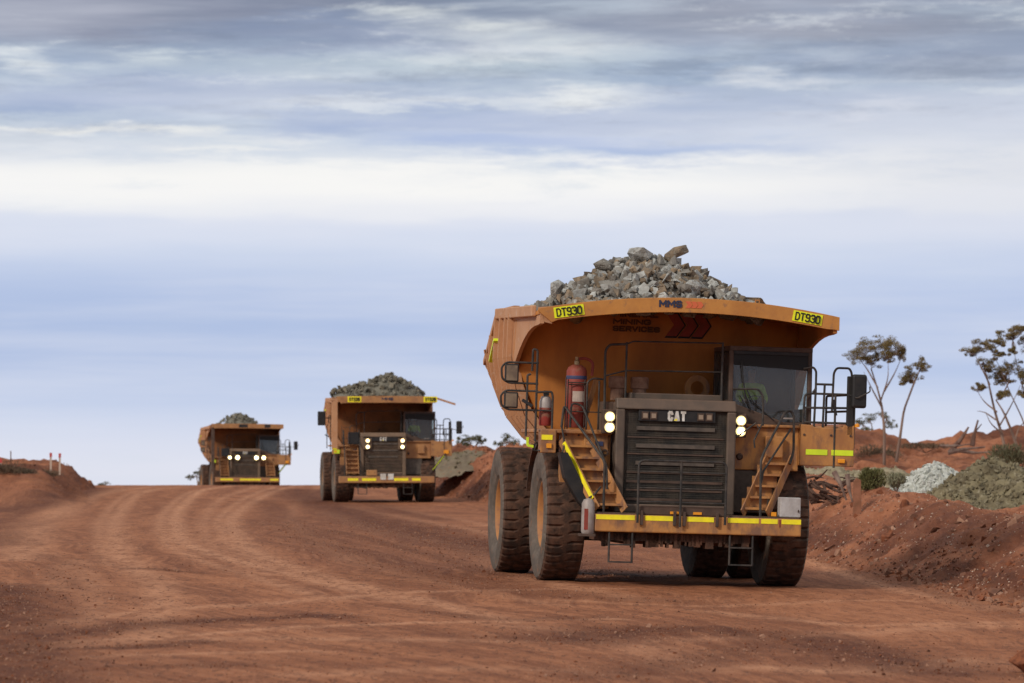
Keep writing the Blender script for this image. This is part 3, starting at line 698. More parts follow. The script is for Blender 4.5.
    b.tube([(X, 3.06, 3.58), (X, 3.08, 4.36), (X, 3.14, 4.46), (X, 3.40, 4.46), (X, 3.45, 4.36), (X, 3.45, 4.05)], r, rnd=.08)
    b.tube([(X, 2.50, 3.35), (X, 3.52, 3.35)], r); b.tube([(X, 2.50, 3.64), (X, 3.46, 3.66)], r)
    b.tube([(X + .03, 3.12, 2.45), (X + .03, 3.12, 3.92)], r); b.tube([(X, 3.52, 2.85), (X, 3.52, 3.93)], r)
    b.tube([(X, 3.52, 3.93), (-1.3, 3.5, 3.93), (-1.3, 3.5, 3.3)], r, rnd=.08); b.tube([(X, 3.52, 3.60), (-1.3, 3.5, 3.60)], r)
    b.build('deck_railing', rl, T)
    MB().bar((1.28, 3.08, 3.82), (1.28, 3.14, 3.50), .05, .07, (1, 0, 0)).build('gate_latch', M['blackrub'], T)
    MB().box(1.22, 1.30, 3.36, 3.50, 3.1, 4.30).build('mirror_post', M['blackrub'], T, bevel=.02)
    ty = 3.42 if first else 3.75
    mr = MB().box(1.34, 1.46, ty, ty + .31, 3.66, 4.34).build('rear_view_mirror', M['blackrub'], T, bevel=.05)
    MB().tube([(1.3, 3.4, 3.92), (1.5, ty + .1, 3.86), (1.5, ty + .36, 4.0), (1.46, ty + .36, 4.1)], .015, rnd=.03).build('mirror_arm', rl, mr)
    MB().box(1.333, 1.339, ty + .03, ty + .28, 3.72, 4.28).build('mirror_glass', M['mirrorglass'], mr)
    MB().lathe([(.001, 0), (.05, .0), (.05, .06), (.001, .08)], (1.3, 3.58, 3.28), 'z', 12).build('beacon', M['amber'], T)
    # right-hand (truck's right) mirrors and posts
    b = MB(); X = 1.2
    b.tube([(X, -2.93, 2.8), (X, -2.93, 4.62), (X, -3.02, 4.64), (X, -3.03, 4.2)], r, rnd=.06)
    b.tube([(X, -3.12, 2.9), (X, -3.12, 4.12), (X, -3.05, 4.14)], r, rnd=.04)
    b.tube([(X, -2.93, 3.78), (X, -2.62, 3.80), (X, -2.60, 3.7), (X, -2.60, 3.06)], r, rnd=.06)
    b.tube([(X, -2.93, 3.42), (X, -2.6, 3.42)], .018)
    if kind != 2:
        for z1, z0 in ((4.36, 3.95), (3.80, 3.42)):
            b.tube([(X, -2.90, z1), (X, -3.55, z1), (X, -3.65, z1 - .1), (X, -3.63, z0 + .08), (X, -3.5, z0), (X, -2.90, z0)], .022, rnd=.06)
        for z1, z0 in ((4.33, 3.97), (3.77, 3.45)):
            o = MB().box(1.17, 1.24, -3.58, -3.30, z0, z1).build('rear_view_mirror', M['blackrub'], T, bevel=.02)
            MB().box(1.241, 1.247, -3.55, -3.33, z0 + .03, z1 - .03).build('mirror_housing', M['mirrorglass'], o)
    else:
        o = MB().box(1.25, 1.4, -3.62, -3.2, 4.1, 4.85).build('rear_view_mirror', M['blackrub'], T, bevel=.04)
        b.tube([(X, -2.93, 4.5), (1.3, -3.4, 4.5)], .03)
    b.tube([(X, -2.90, 2.75), (1.25, -2.95, 2.62), (1.3, -2.83, 2.62)], .02)
    b.build('deck_railing', rl, T)
    MB().bar((1.25, -3.22, 3.62), (1.27, -3.02, 3.5), .06, .08, (1, 0, 0)).build('marker_arm', M['blackrub'], T)
    if first:
        b = MB(); b.bar((1.32, -3.1, 2.88), (1.32, -3.1, 2.72), .05, .02, (1, 0, 0)); b.bar((1.32, -3.1, 2.72), (1.32, -2.98, 2.70), .05, .06, (1, 0, 0)); b.build('reflective_strip', M['lime'], T)
    # hood rail
    b = MB(); X = 1.15
    b.tube([(X, -1.54, 3.1), (X, -1.56, 4.66), (X, -1.48, 4.78), (X, -1.13, 4.80)], .026, rnd=.08)
    b.tube([(X, -1.13, 4.80), (X, -1.0, 4.86), (X, .82, 4.88)], .016, rnd=.05)
    b.tube([(X, -1.56, 4.15), (X, -1.13, 4.27), (X, .82, 4.30)], .016)
    b.tube([(X, -1.13, 3.65), (X, -1.13, 4.84)], .022); b.tube([(X, .82, 3.65), (X, .82, 4.9)], .024)
    b.build('hood_railing', rl, T)
    # rail cage by the extinguishers
    b = MB(); X = 1.12
    b.tube([(X, -1.90, 3.06), (X, -1.90, 4.02), (X, -1.78, 4.10), (X, -1.58, 4.08)], .02, rnd=.05)
    b.tube([(X, -2.30, 4.0), (X, -1.90, 4.0)], .012); b.tube([(X, -2.30, 3.42), (X, -1.60, 3.42)], .012)
    b.tube([(X, -1.66, 3.06), (X, -1.66, 4.05)], .018); b.tube([(X, -2.33, 3.06), (X, -2.33, 4.1)], .012)
    b.build('cage_rail', rl, T)
    if first:
        def bottle(name, y, X, z0, z1, r_, m_top=None, split=0):
            L_ = z1 - z0
            prof = [(.001, z0), (r_ * .9, z0), (r_, z0 + .03), (r_, z1 - r_ * .6), (r_ * .85, z1 - r_ * .25), (r_ * .45, z1), (.001, z1 + .01)]
            e = MB().lathe(prof, (X, y, 0), 'z', 28).build(name, M['red'], T, smooth=True)
            return e
        e = bottle('fire_suppressant_tank', -2.08, .85, 3.10, 4.36, .205)
        MB().lathe([(.206, 4.07), (.209, 4.08), (.209, 4.13), (.206, 4.14)], (.85, -2.08, 0), 'z', 28).build('blue_band', M['bluetape'], e, smooth=True)
        lb = MB(); n_ = 7; vs = []
        for k in range(n_):
            a = R(-28 + k * 13); 
            for z_ in (3.62, 3.83): vs.append((.85 + .210 * math.cos(a), -2.08 + .210 * math.sin(a), z_)); vs.append((.85 + .214 * math.cos(a), -2.08 + .214 * math.sin(a), z_))
        fs = []
        for k in range(n_ - 1): o_ = k * 4; fs += [(o_ + 1, o_ + 3, o_ + 7, o_ + 5)]
        lb.add(vs, fs); lb.build('paper_label', M['label'], e)
        b = MB().lathe([(.001, 4.36), (.05, 4.36), (.05, 4.44), (.03, 4.46), (.035, 4.52), (.001, 4.52)], (.85, -2.08, 0), 'z', 12); b.build('valve', M['brass'], e)
        MB().tube([(.85, -2.05, 4.48), (.85, -1.9, 4.5), (.9, -1.76, 4.42), (.9, -1.78, 4.15)], .03, rnd=.08).build('hose', M['redmark'], e)
        b = MB(); b.tube([(1.08, -2.28, 3.06), (1.08, -2.28, 4.06)], .012); b.tube([(1.08, -1.94, 3.06), (1.08, -1.94, 4.06)], .012); b.tube([(1.08, -2.28, 3.96), (1.08, -1.94, 3.96)], .012); b.build('tank_bracket', dk, e)
        for (y, z0, z1, X) in ((-2.72, 3.12, 3.72, 1.05), (-1.98, 1.02, 1.66, 2.22)):
            if X > 2:
                e = MB().lathe([(.001, z0), (.11, z0), (.13, z0 + .04), (.13, z1 - .05), (.09, z1 + .03), (.001, z1 + .06)], (X, y, 0), 'z', 20).build('fire_extinguisher_cover', M['silver'], T, smooth=True)
                MB().box(X + .10, X + .128, y - .09, y - .005, z0 + .08, z1 - .15).build('red_bottle', M['red'], e)
                MB().box(X - .2, X + .12, y - .16, y + .14, z0 - .05, z0).build('bracket', dk, e)
            else:
                e = MB().lathe([(.001, z0), (.11, z0), (.125, z0 + .04), (.125, z0 + .36)], (X, y, 0), 'z', 20).build('fire_extinguisher', M['red'], T, smooth=True)
                MB().lathe([(.125, z0 + .36), (.125, z1 - .12), (.09, z1 - .02), (.03, z1)], (X, y, 0), 'z', 20).build('collar', M['silver'], e, smooth=True)
                MB().box(X - .02, X + .05, y - .05, y + .06, z1, z1 + .10).build('trigger', M['blackrub'], e, bevel=.01)
        for y in (-1.20, -.75):
            e = MB().lathe([(.001, 3.68), (.14, 3.68), (.14, 3.92), (.18, 3.93), (.185, 4.13), (.16, 4.16), (.001, 4.17)], (.55, y, 0), 'z', 24).build('air_intake_cap', M['rust'], T, smooth=True)
        MB().box(.1, 1.0, -1.0, .85, 3.66, 3.84).build('hood_top_tray', M['hood'], T, bevel=.02)
        MB().bar((.5, -1.85, 3.25), (.5, -1.62, 4.1), .09, .09, (1, 0, 0)).build('exhaust_pipe', pt, T)
        b = MB().lathe([(.14, -.55), (.26, -.55), (.26, -.47), (.14, -.47)], (0, .62, 4.0), 'x', 24); b.build('steel_ring', pt, T, smooth=True)
        bx = MB().box(1.95, 2.25, 1.86, 2.27, 1.45, 1.84).build('tool_box', M['box'], T, bevel=.015)
        MB().tube([(2.26, 2.22, 1.55), (2.28, 2.22, 1.6)], .012).build('latch', dk, bx)
        MB().box(2.1, 2.16, 1.70, 1.80, 1.46, 1.54).build('side_marker', M['amber'], T)
    # cab
    x0, x1, y0, y1, z0, z1 = -.55, 1.2, .96, 2.66, 3.27, 4.84
    cab = MB()
    for y in (y0, y1 - .09): cab.bar((x1 - .06, y + .045, z0), (x1 - .10, y + .045, z1 - .02), .09, .12)
    for y in (y0, y1 - .09): cab.bar((x0 + .05, y + .045, z0), (x0 + .05, y + .045, z1), .09, .10)
    cab.box(x0, x1 - .02, y0, y1, z1 - .10, z1).box(x0, x0 + .04, y0 + .09, y1 - .09, z0, z1 - .1)
    cab.box(x0, x1 - .1, y0 + .005, y0 + .05, z0, 3.75).box(x0, x1 - .1, y1 - .05, y1 - .005, z0, 3.62)
    cab.box(x0 + .04, x1 - .12, y0 + .05, y1 - .05, z0 + .01, z0 + .06)
    # sill: higher at the hood side
    cab.prism([(y0 + .09, z0), (y1 - .09, z0), (y1 - .09, 3.34), (2.1, 3.34), (y0 + .09, 3.70)], x1 - .13, x1 - .05, 'yz')
    cab = cab.build('cab', M['dark'], T, bevel=.03)
    MB().box(x1 - .10, x1 - .02, y0 + .09, y1 - .09, z1 - .16, z1 - .10).build('window_header', M['blackrub'], cab)
    wz = z1 - .16
    MB().prism([(y0 + .09, 3.70), (2.1, 3.34), (y1 - .09, 3.34), (y1 - .09, wz), (y0 + .09, wz)], x1 - .075, x1 - .068, 'yz').build('windscreen', M['glass'], cab)
    MB().prism([(y0 + .09, wz - .22), (y1 - .09, wz - .30), (y1 - .09, wz), (y0 + .09, wz)], x1 - .066, x1 - .060, 'yz').build('sun_strip', M['black'], cab)
    for y in (y0 + .02, y1 - .03): MB().box(x0 + .1, x1 - .14, y, y + .006, 3.7, z1 - .12).build('side_window', M['sideglass'], cab)
    b = MB(); b.tube([(x1 + .0, 1.42, 3.55), (x1 + .02, 1.28, 3.9), (x1 + .01, 1.20, 4.55)], .014); b.tube([(x1, 1.9, 3.36), (x1 + .03, 1.45, 3.72), (x1 + .02, 1.3, 4.0)], .013)
    b.tube([(x1 + .02, 1.18, 3.85), (x1 + .02, 1.32, 3.6)], .012); b.build('wiper', M['blackrub'], cab)
    MB().box(x1 - .45, x1 - .14, y0 + .1, y1 - .1, 3.34, 3.52).build('dashboard', M['interior'], cab, bevel=.04)
    b = MB().lathe([(.19, -.015), (.205, 0), (.19, .015)], (0, 0, 0), 'x', 24); sw = b.build('steering_wheel', M['blackrub'], cab, smooth=True); sw.location = (.68, 1.62, 3.70); sw.rotation_euler = (0, R(-35), 0)
    b = MB().box(-.1, .35, 1.38, 1.86, 3.32, 3.58).box(-.22, -.08, 1.38, 1.86, 3.5, 4.30); b.build('driver_seat', M['seat'], cab, bevel=.05)
    MB().box(x1 + .0, x1 + .02, 2.05, 2.32, 3.40, 3.43).build('wiper_rest', M['silver'], cab)
    # dump body
    S = [(1.0, 5.60), (1.0, 4.55), (.965, 3.9), (.90, 3.35), (.78, 2.90), (.60, 2.62), (.3, 2.52), (0, 2.5)]
    def sec(dz_top, lift, k=1.0, inner=0.0):
        top = 5.60 + dz_top; pts = []
        for a, z_ in S:
            zz_ = z_ if z_ > 5.5 else z_ + lift * (1 - (z_ - 2.5) / 3.1)
            if z_ > 5.5: zz_ = top
            zz_ = min(zz_, top)
            if 4 < z_ < 5: zz_ = min(zz_, top - .12)
            if 3.8 < z_ < 4: zz_ = min(zz_, top - .3)
            pts.append((-(a * W * k - (inner if a > .3 else 0)), zz_ + (inner if z_ < 4 else 0)))
        return pts + [(-y, z_) for y, z_ in reversed(pts[:-1])]
    sts = [(-1.62, 0, 0), (-2.8, 0, 0), (-4.0, 0, .05), (-5.0, -.5, .4), (-6.1, -1.05, 1.2)]
    mb = side_loft([(X, sec(t, l)) for X, t, l in sts], T, '', None)
    mb2 = side_loft([(X, sec(t, l, 1, .12)) for X, t, l in sts], T, '', None)
    mb.add(mb2.v, mb2.f)
    n = len(sec(0, 0))
    for X, t, l in (sts[0], sts[-1]):
        a = sec(t, l); b_ = sec(t, l, 1, .12)
        mb.add([(X, y, z_) for y, z_ in a] + [(X, y, z_) for y, z_ in b_], [(i, i + 1, i + 1 + n, i + n) for i in range(n - 1)])
    for s in (0, n - 1):
        mb.add([(X, *sec(t, l)[s]) for X, t, l in sts] + [(X, *sec(t, l, 1, .12)[s]) for X, t, l in sts], [(i, i + 1, i + 6, i + 5) for i in range(4)])
    body = mb.build('dump_body', M['side'], T, smooth=True)
    # rails and ribs
    for s in (-1, 1):
        b = MB()
        b.bar((1.7 if s < 0 else -1.75, s * (W + .04), 5.38 if s < 0 else 5.5), (-4.0, s * (W + .04), 5.50), .10, .22); b.bar((-3.97, s * (W + .04), 5.48), (-6.0, s * (W + .02), 4.50), .08, .14)
        b.build('top_rail', M['side'], body, bevel=.02)
        for k, X in enumerate((-1.75, -2.35, -3.15, -3.95, -4.75, -5.5)):
            top = 5.42 if X > -4.0 else 5.42 - (-4.0 - X) * .48
            lift = float(np.interp(-X, [1.6, 4.0, 5.0, 6.1], [0, .05, .4, 1.2]))
            b = MB(); prev = None
            pp = [(s * (W + .05), top)] + [(s * (a * W + .06), z_ + lift * (1 - (z_ - 2.5) / 3.1) - .03) for a, z_ in S[1:6]]
            for p, q_ in zip(pp[:-1], pp[1:]): b.bar((X, p[0], p[1]), (X, q_[0], q_[1]), .10, .11, (1, 0, 0))
            b.build('side_rib', M['side'], body)
        MB().bar((-3.85, s * (W + .05), 4.95), (-4.55, s * (W + .05), 4.50), .14, .06).build('reflective_strip', M['lime'], body)
    # headboard
    arch = .30 if first else .03
    hb = MB(); vs = []; ny, nz = 25, 9
    topz = 5.66 if first else 5.55
    for j in range(nz):
        q = j / (nz - 1)
        for i in range(ny):
            t = i / (ny - 1) * 2 - 1
            zb = 2.55 + .9 * abs(t) ** 4
            z_ = zb + (topz - arch * t * t - zb) * q
            wd = W * (np.interp(z_, [2.5, 2.62, 2.9, 3.35, 3.9, 4.55, 6], [.5, .6, .78, .90, .965, 1, 1]) if abs(t) > .98 else 1)
            y = t * (W - .02) * (1 if z_ > 4.5 else (1 - (4.5 - z_) * .10 * abs(t)))
            x_ = -1.45 + .62 * q - (.55 * abs(t) ** 5) * (1 - .2 * q)
            vs.append((x_, y, z_))
    hb.add(vs, [(j * ny + i, j * ny + i + 1, (j + 1) * ny + i + 1, (j + 1) * ny + i) for j in range(nz - 1) for i in range(ny - 1)])
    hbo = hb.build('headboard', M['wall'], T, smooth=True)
    sm_ = hbo.modifiers.new('Solidify', 'SOLIDIFY'); sm_.thickness = .03; sm_.offset = 0
    b = MB()
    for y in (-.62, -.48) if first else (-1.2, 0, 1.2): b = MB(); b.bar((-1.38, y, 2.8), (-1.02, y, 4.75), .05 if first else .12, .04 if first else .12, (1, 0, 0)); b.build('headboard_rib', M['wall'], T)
    pass
    # canopy: arched roof plate, lip and curved gussets
    yl = W if first else W - .05; cv = MB(); ny = 25; vs = []
    lipX = 2.2
    def az(t): return (5.72 if first else 5.66) - arch * t * t
    for i in range(ny):
        t = min(i / (ny - 1) * 2 - 1, .955)
        for X, dz in ((-1.62, -.06), (lipX - .02, -.05), (lipX - .02, -.12), (-1.62, -.13)): vs.append((X, t * yl, az(t) + dz))
    fs = []
    for i in range(ny - 1):
        for k in range(4): fs.append((i * 4 + k, (i + 1) * 4 + k, (i + 1) * 4 + (k + 1) % 4, i * 4 + (k + 1) % 4))
    fs += [(0, 1, 2, 3), tuple((ny - 1) * 4 + k for k in (3, 2, 1, 0))]
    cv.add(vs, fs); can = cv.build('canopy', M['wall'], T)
    lp = MB(); vs = []; tt = [-1.01, -.92] + [-.88 + i * 1.76 / 22 for i in range(23)] + [.93, .965]
    lh = .29 if first else .36
    for t in tt:
        z_ = az(t); hh = lh if abs(t) < .9 else (lh + .03 if t < 0 else lh - .02)
        if t == tt[0]: hh = .05
        for X, dz in ((lipX, 0), (lipX + .05, 0), (lipX + .05, -hh), (lipX, -hh)): vs.append((X, t * yl, z_ + dz))
    fs = []; n_ = len(tt)
    for i in range(n_ - 1):
        for k in range(4): fs.append((i * 4 + k, (i + 1) * 4 + k, (i + 1) * 4 + (k + 1) % 4, i * 4 + (k + 1) % 4))
    fs += [(0, 1, 2, 3), tuple((n_ - 1) * 4 + k for k in (3, 2, 1, 0))]
    lp.add(vs, fs); lip = lp.build('canopy_lip', M['lip'], can, bevel=.008)
    for s in (-1, 1):
        poly = [(lipX, az(1) - .03), (lipX, az(1) - .30)]
        for k in range(9):
            a = k / 8; poly.append((1.9 - 3.6 * a, (az(1) - .32) - (.86 * a ** 2.2)))
        poly += [(-1.7, az(1) - .03)]
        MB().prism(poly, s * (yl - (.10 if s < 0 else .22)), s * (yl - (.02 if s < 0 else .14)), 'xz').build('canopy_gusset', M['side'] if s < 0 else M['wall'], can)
    if first:
        # the flared end of the lip bending back on the near side
        MB().prism([(-yl - .02, 5.44), (-2.85, 5.46), (-2.80, 5.12), (-2.95, 5.15)], 2.10, 2.20, 'yz').build('lip_return', M['side'], can)
        for yy, pos in ((-2.48, -1), (2.30, 1)):
            t = yy / yl; tilt = math.atan(-2 * arch * t / yl)
            zc = az(t) - .145
            o = MB().box(0, .012, -.30, .30, -.105, .105).build('number_plate', M['plate'], lip); o.location = (lipX + .052, yy, zc); o.rotation_euler = (tilt, 0, 0)
            lettering('lettering', 'DT930', M['black'], o, (.014, 0, 0), .51, .165, 0, bold=.145)
        lettering('lettering', 'MMS', M['navy'], lip, (lipX + .053, -.46, az(0) - .13), .46, .14, 0, bold=.25)
        chevrons(lip, lipX + .052, -.16, az(0) - .20, .38, .13, 3, M['redpale'])
        g_ = empty('logo_group') if False else None
        def hbx(z_, extra=.0): q = (z_ - 2.55) / 3.1; return -1.45 + .62 * q + .03 + extra
        TXT = (('MINERAL', 5.47, .93), ('MINING', 5.32, .79), ('SERVICES', 5.175, .98)); TY0, TYC, TZ0 = -1.10, 0.0, 5.04
        for w_, z_, ww in TXT:
            o = lettering('lettering', w_, M['faded'], hbo, (hbx(z_), TY0 + ww / 2, z_), ww, .115, 0, bold=.27); o.rotation_euler = (0, R(11.3), 0)
        b = Matrix.Rotation(R(11.3), 4, 'Y')
        before = set(bpy.data.objects)
        chevrons(hbo, 0, 0, 0, .93, .50, 3, M['redmark'], M['black'])
        for o in set(bpy.data.objects) - before:
            o.location = (hbx(TZ0), TYC, TZ0); o.rotation_euler = (0, R(11.3), 0)
        MB().tube([(2.2, 1.25, az(.4)), (2.2, 1.25, az(.4) + .05), (2.2, 1.33, az(.4) + .05), (2.2, 1.33, az(.4))], .015).build('lifting_eye', M['lip'], lip)
    elif kind == 2:
        for yy, txt in ((-1.75, 'DT928'), (2.28, 'DT928')):
            o = MB().box(0, .012, -.36, .36, -.15, .15).build('number_plate', M['yellow'], lip); o.location = (lipX + .052, yy, az(0) - .18)
            lettering('lettering', txt, M['black'], o, (.014, 0, 0), .56, .19, 0, bold=.2)
        lettering('lettering', 'MMS', M['navy'], lip, (lipX + .053, .0, az(0) - .16), .6, .15, 0, bold=.25)
        MB().bar((2.2, yl - .1, 5.55), (2.1, yl + .95, 5.22), .10, .10).build('canopy_arm', M['side'], can)
        MB().bar((2.1, -yl + .1, 5.5), (2.2, -yl - .35, 5.42), .10, .10).build('canopy_arm', M['side'], can)
        MB().box(2.08, 2.2, -yl - .28, -yl + .04, 2.9, 5.5).build('side_post', M['side'], T, bevel=.02)
    else:
        for a, b_ in ((-.75, -.05), (1.3, 1.75)): MB().box(lipX + .051, lipX + .062, a, b_, az(0) - .30, az(0) - .05).build('dark_patch', M['blackrub'], lip)
        MB().box(1.9, 2.1, -yl + .0, -yl + .25, 1.9, 5.5).build('side_post', M['dark'], T, bevel=.02)
    return T

def place_truck(T, x, Y, yaw):
    """stand the truck on the road: sample the ground under its axles"""
    f = Vector((math.sin(yaw), -math.cos(yaw), 0)); l = Vector((math.cos(yaw), math.sin(yaw), 0)); o = Vector((x, Y, 0))
    def g(a, b): p = o + f * a + l * b; return zat(p.x, p.y, False)
    zf = (g(0, 2.2) + g(0, -2.2)) / 2; zr = (g(-4.56, 2.2) + g(-4.56, -2.2)) / 2
    sl = (g(0, 2.2) - g(0, -2.2)) / 4.4
    F_ = (f * 4.56 + Vector((0, 0, zf - zr))).normalized(); L_ = (l + Vector((0, 0, sl))); L_ = (L_ - F_ * L_.dot(F_)).normalized(); U_ = F_.cross(L_)
    m = Matrix((F_, L_, U_)).transposed().to_4x4(); m.translation = Vector((x, Y, zf - .025)); T.matrix_world = m
    return m

def load(T, m, W, hgt, meshes, mats, cnt, spec, label, group, n_small=500, peak=(-2.2, -.3)):
    """heap of rocks in the truck body: rubble base plus individual boulders"""
    def hz(x, y):
        pz = float(np.interp(y, [p[0] for p in peak], [p[1] for p in peak]))
        if x > -2.3: return 5.58 + (pz - 5.58) * float(np.interp(x, [-2.3, -1.5, -.9, -.2], [1, .86, .5, 0]))
        return 5.1 + (pz - 5.1) * float(np.interp(x, [-6.2, -4.8, -3.4], [0, .55, 1]))
    pts = []
    base = MB(); n1, n2 = 28, 22
    vs = [(-5.8 + 5.5 * i / (n1 - 1), -W + .15 + (2 * W - .3) * j / (n2 - 1)) for i in range(n1) for j in range(n2)]
    V = [m @ Vector((x, y, (hz(x, y) - .40 if x < -1.7 else max(hz(x, y) - .22, 5.70 - .34 * (y / W) ** 2)) + .1 * float(fbm(np.array([x * 2.]), np.array([y * 2.]), 2)[0]))) for x, y in vs]
    F_ = [(i * n2 + j, i * n2 + j + 1, (i + 1) * n2 + j + 1, (i + 1) * n2 + j) for i in range(n1 - 1) for j in range(n2 - 1)]
    for k in range(n_small):
        y = random.uniform(-W + .2, W - .2); x = random.uniform(-5.0, -.35 if abs(y) < 2 else -2.1); p = m @ Vector((x, y, hz(x, y) - .30)); pts.append((p.x, p.y, p.z + random.uniform(.08, .26), random.choice([.06, .08, .10, .13, .17, .22])))
    o = scatter('rubble', pts, mats, label + ', small stones between the boulders', 'rubble')
    b = MB(); b.v = [tuple(v) for v in V]; b.f = F_; b.m = [0] * len(F_)
    me_ = bpy.data.meshes.new('t'); me_.from_pydata(b.v, [], b.f); bb = bmesh.new(); bb.from_mesh(o.data); bb.from_mesh(me_); bb.to_mesh(o.data); bb.free()
    sizes = [.13, .15, .18, .21, .25, .30, .38] if cnt > 100 else [.2, .24, .28, .34]
    items = []
    for sp in spec: items.append(sp)
    tries = 0
    while len(items) < cnt and tries < 5000:
        tries += 1
        y = random.uniform(-W + .45, W - .45); x = random.uniform(-4.2, -.4 if abs(y) < 1.9 else -2.1); s = random.choice(sizes) * random.uniform(.8, 1.1)
        if any((x - q[0]) ** 2 + (y - q[1]) ** 2 < ((s + q[3]) * .46) ** 2 for q in items): continue
        items.append((x, y, hz(x, y) - .12 - s * .35, s, None, None, None))
    for x, y, z_, s, scl, lab, mi in items:
        me_ = meshes[mi] if mi is not None else random.choice(meshes)
        r = bpy.data.objects.new('boulder', me_); COL.objects.link(r)
        r.location = m @ Vector((x, y, z_)); r.rotation_euler = (random.uniform(-.6, .6), random.uniform(-.6, .6), random.uniform(0, 6.28)) if scl is None else scl[1]
        r.scale = (s, s, s) if scl is None else tuple(s * k for k in scl[0])
        tag(r, lab or label, 'rock', group)

T1 = make_truck(1, 'nearest and largest orange haul truck, red tank beside its hood')
m1 = place_truck(T1, 3.12, 78, R(7.6))
T2 = make_truck(2, 'second orange haul truck, middle one in the line, with four warm headlights')
m2 = place_truck(T2, (383.5 - 512) / F * 205 + .0, 205, R(7.3))
T3 = make_truck(3, 'farthest orange haul truck just over the crest with a row of four bright headlights')
m3 = place_truck(T3, (244.5 - 512) / F * 305, 305, R(11.5))
spec1 = [(-2.2, .40, 6.84, .46, ((1.2, .7, .62), (.2, -.35, .9)), 'large brown boulder lying topmost on the nearest truck load', 2),
         (-2.1, -.40, 6.76, .45, ((1, .8, .75), (.1, .2, 2.2)), 'pale grey boulder just left of the topmost brown boulder on the nearest load', 4),
         (-2.0, -1.12, 6.50, .34, ((.9, .9, .75), (.1, .4, .3)), 'grey squarish boulder on the left shoulder of the nearest load', 3),
         (-2.0, -2.15, 5.98, .30, ((.75, .8, 1.2), (.3, .5, .3)), 'upright blocky boulder standing at the left edge of the nearest load', 1),
         (-2.0, -1.62, 6.22, .36, ((1.1, .6, .6), (.2, -.5, 1.4)), 'rust brown boulder leaning beside the upright block at the left of the nearest load', 5),
         (-1.15, -1.0, 6.08, .56, ((.8, 1.3, .5), (.35, .1, .2)), 'long pale slab of rock on the front left of the nearest load', 7),
         (-1.1, .62, 6.08, .38, ((1, 1.0, .9), (.2, .1, .5)), 'rounded olive grey boulder at the front centre of the nearest load', 8),
         (-1.6, 1.95, 5.80, .36, ((1, 1.2, .6), (.1, .3, 1.5)), 'flat grey boulder low on the right end of the nearest load', 9)]
load(T1, m1, 3.06, 1.55, TRK1_ROCKS, ROCKM, 240, spec1, 'angular grey or brown boulder heaped in the nearest truck load', 'boulders heaped in the nearest truck', 2600, [(-3, 5.3), (-2.62, 5.55), (-2.18, 5.72), (-1.73, 6.12), (-1.28, 6.36), (-.77, 6.66), (-.25, 6.78), (.38, 6.72), (.71, 6.58), (1.07, 6.42), (1.57, 6.12), (2.0, 5.82), (2.6, 5.4)])
load(T2, m2, 2.7, 1.35, DK_ROCKS, DROCKM, 60, [], 'dark olive grey boulder heaped in the second truck load', 'boulders heaped in the second truck', 500, [(-2.7, 6.0), (-2.3, 6.15), (-1.6, 6.28), (-.9, 6.5), (-.2, 6.75), (.5, 7.0), (1.2, 6.7), (1.9, 6.35), (2.3, 5.95), (2.6, 5.7)])
load(T3, m3, 2.9, 1.0, DK_ROCKS, DROCKM, 40, [(-4.6, -2.7, 5.45, .4, ((1, 1, 1), (0, 0, 0)), 'dark boulder at the rear left edge of the farthest truck load', 1)], 'dark grey boulder heaped in the farthest truck load', 'boulders heaped in the farthest truck', 300, [(-2.8, 5.3), (-1.9, 5.85), (-1.4, 6.25), (-.9, 6.6), (0, 6.85), (.63, 6.6), (1.3, 6.1), (1.7, 5.6), (2.6, 5.2)])

